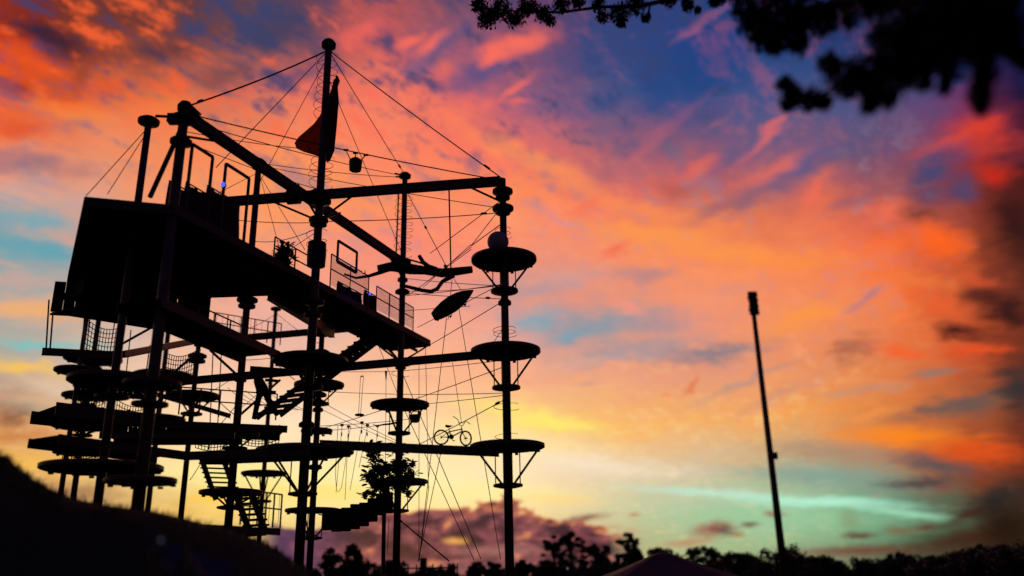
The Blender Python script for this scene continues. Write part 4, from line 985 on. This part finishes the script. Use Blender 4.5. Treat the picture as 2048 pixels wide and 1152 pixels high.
shrub('leafy_branch', [(path([(808, 968, 0), (815, 950, 0), (822, 935, 0), (828, 922, 0)], D1), .22), (path([(808, 968, 0), (820, 955, 0), (832, 945, 0)], D1), .12)], 44, 'sparse branch of narrow leaves right of the pole over the low disc', atd(808, 968, D1), .34, cat='plant')
shrub('trailing_plant', [(path([(775, 985, 0), (755, 988, 0), (738, 990, 0), (722, 992, 0)], D1-.4), .22), (path([(770, 985, 0), (765, 996, 0)], D1-.4), .2)], 48, 'trailing plant drooping left over the stepping boxes', atd(775, 985, D1-.4), .27, cat='plant')
shrub('trailing_plant', [(path([(800, 975, 0), (815, 980, 0), (818, 995, 0)], D1-.6), .2)], 24, 'little plant drooping below the right of the low disc', atd(810, 975, D1-.6), .26, cat='plant')
pb = atd(570, 528, 31.4)
shrub('potted_bush', [([pb, pb+V(0,0,.35), pb+V(.02,0,.75)], .42), ([pb, pb+V(-.2,0,.3), pb+V(-.3,0,.45)], .3)], 150, 'bushy potted plant on the high walkway left of the tallest mast', pb, .26, (pb-V(0,0,.25), .2, .3), 'plant')
pb = atd(634, 520, 32.5)
t = thing('post_wrap', pb-V(0,0,.6), 'black padding wrapped round the tallest mast at the high walkway', 'padding')
MB().lathe((mM.x, mM.y, on('M', 532).z), [(.36, 0), (.38, .5), (.36, .95), (.28, 1.0)], 14).build('pad', BLACK, t)

# ------------------------------------------------------------------ trees
def tree(px, py, D, hw, label, kind='round', trunkw=.18, group='trees along the horizon'):
    top_ = atd(px, py, D); base = V(top_.x, top_.y, -.1); w = hw/F*D*1.02; Hh = top_.z
    t = thing('gum_tree' if kind == 'gum' else 'broad_tree', base, label, 'tree', group)
    side = V(base.y, -base.x, 0).normalized()
    tr = MB(); cr = MB(); lean = random.uniform(-.3, .3)*w
    tr.tube([base, base+V(0,0,Hh*.4)+side*lean*.4, base+V(0,0,Hh*.85)+side*lean], [trunkw, trunkw*.75, trunkw*.3], 8)
    ncl = 30 if kind == 'gum' else 34
    for i in range(ncl):
        if kind == 'gum':
            u = random.uniform(-1, 1); hz = Hh*random.uniform(.38, .93) if i else Hh*.94
            if i == 0: u = 0
            c = base+side*(u*w*.8*(1.15-hz/Hh*.5))+V(0,0,hz)+V(0, random.uniform(-.5, .5)*w, 0)
            rx = w*random.uniform(.12, .3); rz = rx*random.uniform(.4, .75)
        else:
            a = random.uniform(0, math.pi); rr = random.random()**.5
            c = base+side*(math.cos(a)*rr*w*.85)+V(0, random.uniform(-.5, .5)*w, Hh*(.22+.66*math.sin(a)*rr)); rx = w*random.uniform(.16, .36); rz = min(rx*.85, Hh*.22)
        c.z = min(c.z, Hh-rz*.9)
        tr.tube([base+V(0,0,max(c.z*.55, .3))+side*lean*.4, lerp(base+V(0,0,c.z*.8), c, .5), c], [trunkw*.35, trunkw*.22, trunkw*.1], 5)
        leaves(cr, c, rx, rx, rz, 80 if kind == 'gum' else 120, max(.1, D*.0020))
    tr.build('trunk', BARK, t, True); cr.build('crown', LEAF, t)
FT = [(600,1128,90,55,'low round tree behind the foot of the tallest mast','round'),(665,1082,80,38,'dark spreading tree left of the box bridge, below its left half','round'),(712,1078,84,36,'dark spreading tree below the right half of the box bridge','round'),(785,1110,85,36,'round tree at the foot of the log pole','round'),
 (903,1116,90,11,'tiny sapling at the end of the short heavy guy','round'),(952,1110,95,22,'small clumped tree just left of the foot of the right hand pole','round'),(985,1112,98,20,'small tree at the foot of the right hand pole','round'),(1048,1110,95,26,'low round tree right of the right hand pole','round'),
 (1108,1066,130,34,'left of the two airy gum trees','gum'),(1142,1060,140,36,'right of the two airy gum trees, the taller','gum'),(1190,1084,135,40,'ragged low gum behind the airy pair','gum'),(1255,1060,125,32,'gum with a flat dark top standing alone','gum'),(1262,1084,110,28,'dense round tree in front of the flat topped gum','round'),
 (1325,1082,115,45,'broad tree behind the marquee peak','round'),(1405,1092,120,42,'ragged gum right of the marquee','gum'),(1470,1100,110,50,'low tree left of the light mast','round'),(1560,1086,100,62,'large domed tree at the foot of the light mast','round'),(1640,1106,105,50,'low tree right of the light mast','round'),
 (1720,1114,110,60,'low dark tree beneath the brown cloud','round'),(1800,1112,108,55,'low dark tree towards the right','round'),(1880,1100,100,60,'dark tree third from the right edge','round'),(1955,1088,90,60,'taller dark tree second from the right edge','round'),(2030,1080,85,60,'dark tree cut by the right edge of the view','round'),
 (1110,1120,120,50,'low scrubby tree under the airy gums','round'),(1215,1122,120,55,'low scrubby tree under the lone flat topped gum','round'),(858,1130,130,40,'low scrub tree between the two tower poles','round')]
for a in FT: tree(a[0], a[1], a[2], a[3], a[4], a[5], .16 if a[3] > 15 else .05)
hd_ = MB()
for i in range(9000):
    a = R_(random.uniform(-38, 40)); D = random.uniform(150, 175); z_ = (random.random()**1.5)*(2.6+.9*math.sin(a*31)+.9*math.sin(a*77+2)+.7*max(0, math.degrees(a)-14)/25)
    p = V(math.sin(a)*D, math.cos(a)*D, z_); v1 = V(random.gauss(0,1), random.gauss(0,1), random.gauss(0,1)).normalized(); v2 = v1.orthogonal().normalized(); k = random.uniform(.5, 1.1)
    hd_.add([p-v1*k, p+v2*k*.6, p+v1*k, p-v2*k*.6], [(0,1,2,3)])
tag(hd_.build('distant_woodland', LEAF), 'dark line of distant woodland along the whole horizon', 'woodland', kind='stuff')

# near tree whose boughs hang into the top right of the view
tb = V(15.5, 11.5, 0)
t = thing('overhanging_tree', tb, 'near tree whose dark leafy boughs hang into the top right of the view', 'tree')
MB().tube([tb, tb+V(-.1,.1,4), tb+V(-.4,.3,8), tb+V(-.8,.5,12), tb+V(-1.2,.6,16)], [.5, .42, .36, .28, .15], 14).build('trunk', BARK, t, True)
lim = [([(2250, 150, 14), (2048, 118, 13), (2015, 95, 12.8), (1985, 70, 12.6), (1940, 40, 12.6), (1880, 20, 12.8)], [.2, .14, .12, .1, .08, .05]),
       ([(1985, 70, 12.6), (1970, 110, 12.6), (1966, 160, 12.6), (1962, 215, 12.6)], [.12, .12, .11, .07]),
       ([(2200, -150, 15), (1950, -60, 15), (1700, 5, 16), (1600, 20, 17)], [.2, .14, .1, .05]),
       ([(1940, 60, 12.8), (1850, 90, 13.4), (1740, 150, 14.2), (1640, 190, 15), (1570, 195, 15.4)], [.1, .08, .06, .04, .02]),
       ([(1700, -100, 17), (1500, -50, 19), (1380, -10, 20.5), (1280, 12, 21.5), (1200, 14, 22.5), (1120, 25, 23.5), (1040, 22, 24.5), (975, 20, 25)], [.16, .12, .09, .06, .05, .04, .03, .02]),
       ([(1300, 5, 21.5), (1295, 45, 21.5)], [.04, .02]), ([(2200, -150, 15), (2350, 0, 17)], [.2, .3])]
near = lambda D: D*.8 if D < 18 else D
for pts, rs in lim: MB().tube([atd(q[0], q[1], near(q[2])) for q in pts], rs, 8).build('bough', BARK, t, True)
cl = [(958,12,20,25),(975,38,26,25),(1000,22,28,24.6),(1030,38,24,24.5),(1055,15,24,24.2),(1085,28,22,24),(1100,44,14,23.8),(1125,12,22,23.4),(1155,6,16,23),(1195,12,18,22.6),(1206,36,16,22.6),(1238,30,26,22.2),(1243,48,12,22.2),(1272,12,26,21.8),(1292,38,12,21.5),(1340,2,18,21),(1375,12,16,20.6),(1395,22,8,20.4),(1440,-6,22,20),
      (1490,10,30,17.6),(1510,45,36,17.6),(1535,72,34,17.4),(1552,92,20,17.4),(1585,62,34,17.2),(1610,30,40,17),(1560,15,50,17.2),(1650,45,30,16.6),(1670,15,24,16.4),(1760,12,36,15.6),(1740,0,30,15.6),(1800,5,24,15),
      (1568,168,15,15.4),(1585,185,22,15.4),(1575,208,16,15.4),(1620,200,22,15.2),(1648,205,14,15),(1660,128,22,15),(1685,150,34,14.8),(1700,175,24,14.8),(1735,150,38,14.4),(1740,185,24,14.4),(1738,215,14,14.4),(1775,200,18,14.2),(1790,155,40,14),(1790,115,44,14),(1830,140,34,13.8),(1840,85,56,13.6),(1880,45,60,13.4),(1880,110,40,13.4),(1900,150,18,13.2),(1850,168,12,13.4),(1930,30,60,13),(1935,95,36,12.9),(1960,10,50,12.7),(1968,100,30,12.6),(1966,150,24,12.6),(1962,190,20,12.6),(1962,215,14,12.6),(1985,80,30,12.6),(1700,40,20,15),(1760,75,24,14.6),(1800,60,40,14),(1870,75,50,13.5),(1920,70,50,13),(1990,20,50,12.6),(2030,60,30,12.6),(1860,0,60,13.5),(1600,90,20,17),(1430,5,14,20),(1890,178,10,13.2),(2010,40,20,12.6)]
cr = MB()
for x, y, r, D in cl:
    if x < 1450: y -= 2
    D = near(D)
    rad = r/F*D/math.cos(.5); c = atd(x, y, D); rad *= 1.28 if x > 1450 else 1.08; nn = int(80+rad*rad*(2500 if x > 1450 else 2100))
    leaves(cr, c, rad, rad*1.1, rad*.92, nn, .085)
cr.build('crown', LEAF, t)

# ------------------------------------------------------------------ light mast
mtop, mbase = atd(1503, 590, 95), atd(1562, 1105, 95)
t = thing('floodlight_mast', V(mtop.x, mtop.y, 0), 'tall thin floodlight mast standing alone on the right', 'mast')
x, y = mtop.x, mtop.y
MB().tube([V(x, y, -.2), V(x, y, mtop.z*.3), V(x, y, mtop.z)], [.44, .36, .25], 12).build('shaft', BEAM, t, True)
for i, dz in enumerate((-.3, -1.7)):
    MB().box((x, y, mtop.z+dz), 1.0, .4, .2).build('crossarm', STEEL, t)
    for k in (-.32, .0, .32):
        MB().box((x+k, y-.35, mtop.z+dz+.25), .36, .4, .55, (V(1,0,0), V(0,.9,-.4).normalized(), V(0,.4,.9).normalized())).build('floodlight', BLACK, t)
        MB().box((x+k, y-.35, mtop.z+dz-.45), .36, .4, .55, (V(1,0,0), V(0,.9,-.4).normalized(), V(0,.4,.9).normalized())).build('floodlight', BLACK, t)
MB().box((x+.35, y-.4, mtop.z*.42), .5, .4, .7).build('control_box', STEEL, t)
# marquee
ap = atd(1322, 1102, 42)
t = thing('marquee', V(ap.x, ap.y, 0), 'purple peaked marquee roof low down right of the gum trees', 'marquee')
hw, hd2, ez = 3.5, 3.5, 1.2
cs = [V(ap.x+a*hw, ap.y+b*hd2, ez) for a, b in ((-1,-1),(1,-1),(1,1),(-1,1))]
for i in range(4):
    a, b = cs[i], cs[(i+1) % 4]; mb = MB(); m1 = 8
    for k in range(m1+1):
        e = lerp(a, b, k/m1)
        for j in range(m1+1):
            u = j/m1; p = lerp(e, ap, u); p.z -= .05*math.sin(math.pi*u)+.08*math.sin(math.pi*k/m1)*(1-u); mb.v.append(p)
    for k in range(m1):
        for j in range(m1): q = k*(m1+1)+j; mb.f.append([q, q+m1+1, q+m1+2, q+1])
    o = mb.build('roof_panel', TENT, t, True); s_ = o.modifiers.new('thick', 'SOLIDIFY'); s_.thickness = .01
for c in cs: MB().tube([Z(c, -.1), Z(c, ez)], .05, 8).build('leg', STEEL, t)
MB().tube([ap-V(0,0,.1), ap+V(0,0,.18)], [.05, .02], 8).build('finial', STEEL, t)
# small shade sails in front of the bank
for i, (x0, y0, x1, y1, x2, y2, w) in enumerate(((300, 1090, 372, 1088, 336, 1140, 'violet shade sail beneath the white lamp'), (372, 1100, 480, 1128, 400, 1150, 'dim shade sail stretched right of the lamp'))):
    a, b, c = atd(x0, y0, 12.5), atd(x1, y1, 12.5), atd(x2, y2, 11.8)
    c.z = max(c.z, .9)
    t = thing('shade_sail', V(a.x, a.y, 0), w, 'shade sail', 'shade sails on the bank'); mb = MB(); n_ = 8
    idx = {}
    for i_ in range(n_+1):
        for j_ in range(n_+1-i_):
            u, v_ = i_/n_, j_/n_; p = a*(1-u-v_)+b*u+c*v_; p.z -= .15*math.sin(math.pi*u)*math.sin(math.pi*v_)
            idx[i_, j_] = len(mb.v); mb.v.append(p)
    for i_ in range(n_):
        for j_ in range(n_-i_):
            mb.f.append([idx[i_, j_], idx[i_+1, j_], idx[i_, j_+1]])
            if j_ < n_-i_-1: mb.f.append([idx[i_+1, j_], idx[i_+1, j_+1], idx[i_, j_+1]])
    mb.build('cloth', SHADE, t, True)
    for q in (a, b, c): MB().tube([Z(q, -.1), q], .03, 6).build('pole', STEEL, t)
def glow(px, py, D, label, r):
    p = atd(px, py, D); t = thing('globe_lamp', Z(p, 0), label, 'lamp', 'white lamps near the ground')
    MB().lathe(p, [(r*math.sin(math.pi*(i+.3)/8.6), -r*math.cos(math.pi*(i+.3)/8.6)) for i in range(9)], 14).build('globe', LAMPW, t, True)
    MB().tube([Z(p, -.1), p-V(0,0,r)], .03, 6).build('post', STEEL, t)
glow(322, 1080, 12.3, 'small white lamp glowing on the dark bank', .022)
glow(1135, 1137, 60, 'tiny white lamp low between the gum trees', .09)
# fence along the field and a hut
f0, f1 = atd(800, 1137, 60), atd(915, 1138, 60)
t = thing('field_fence', Z(f0, 0), 'low post and rail fence seen between the two tower poles', 'fence')
for i in range(8):
    p = lerp(f0, f1, i/7); MB().tube([Z(p, -.1), Z(p, f0.z+.25)], .05, 6).build('post', STEEL, t)
for z_ in (f0.z, f0.z-.4): MB().bar(Z(f0, z_), Z(f1, z_), .05, .09).build('rail', STEEL, t)
p = atd(847, 1120, 70)
t = thing('chimney_hut', Z(p, 0), 'tiny hut with a square chimney behind the low fence', 'hut')
MB().box((p.x, p.y, .9), 2.4, 2.4, 2.0).build('wall', BOARD, t); MB().prism([(p.x-.25, p.y-.25), (p.x+.25, p.y-.25), (p.x+.25, p.y+.25), (p.x-.25, p.y+.25)], 1.9, p.z+.15).build('chimney', BOARD, t)
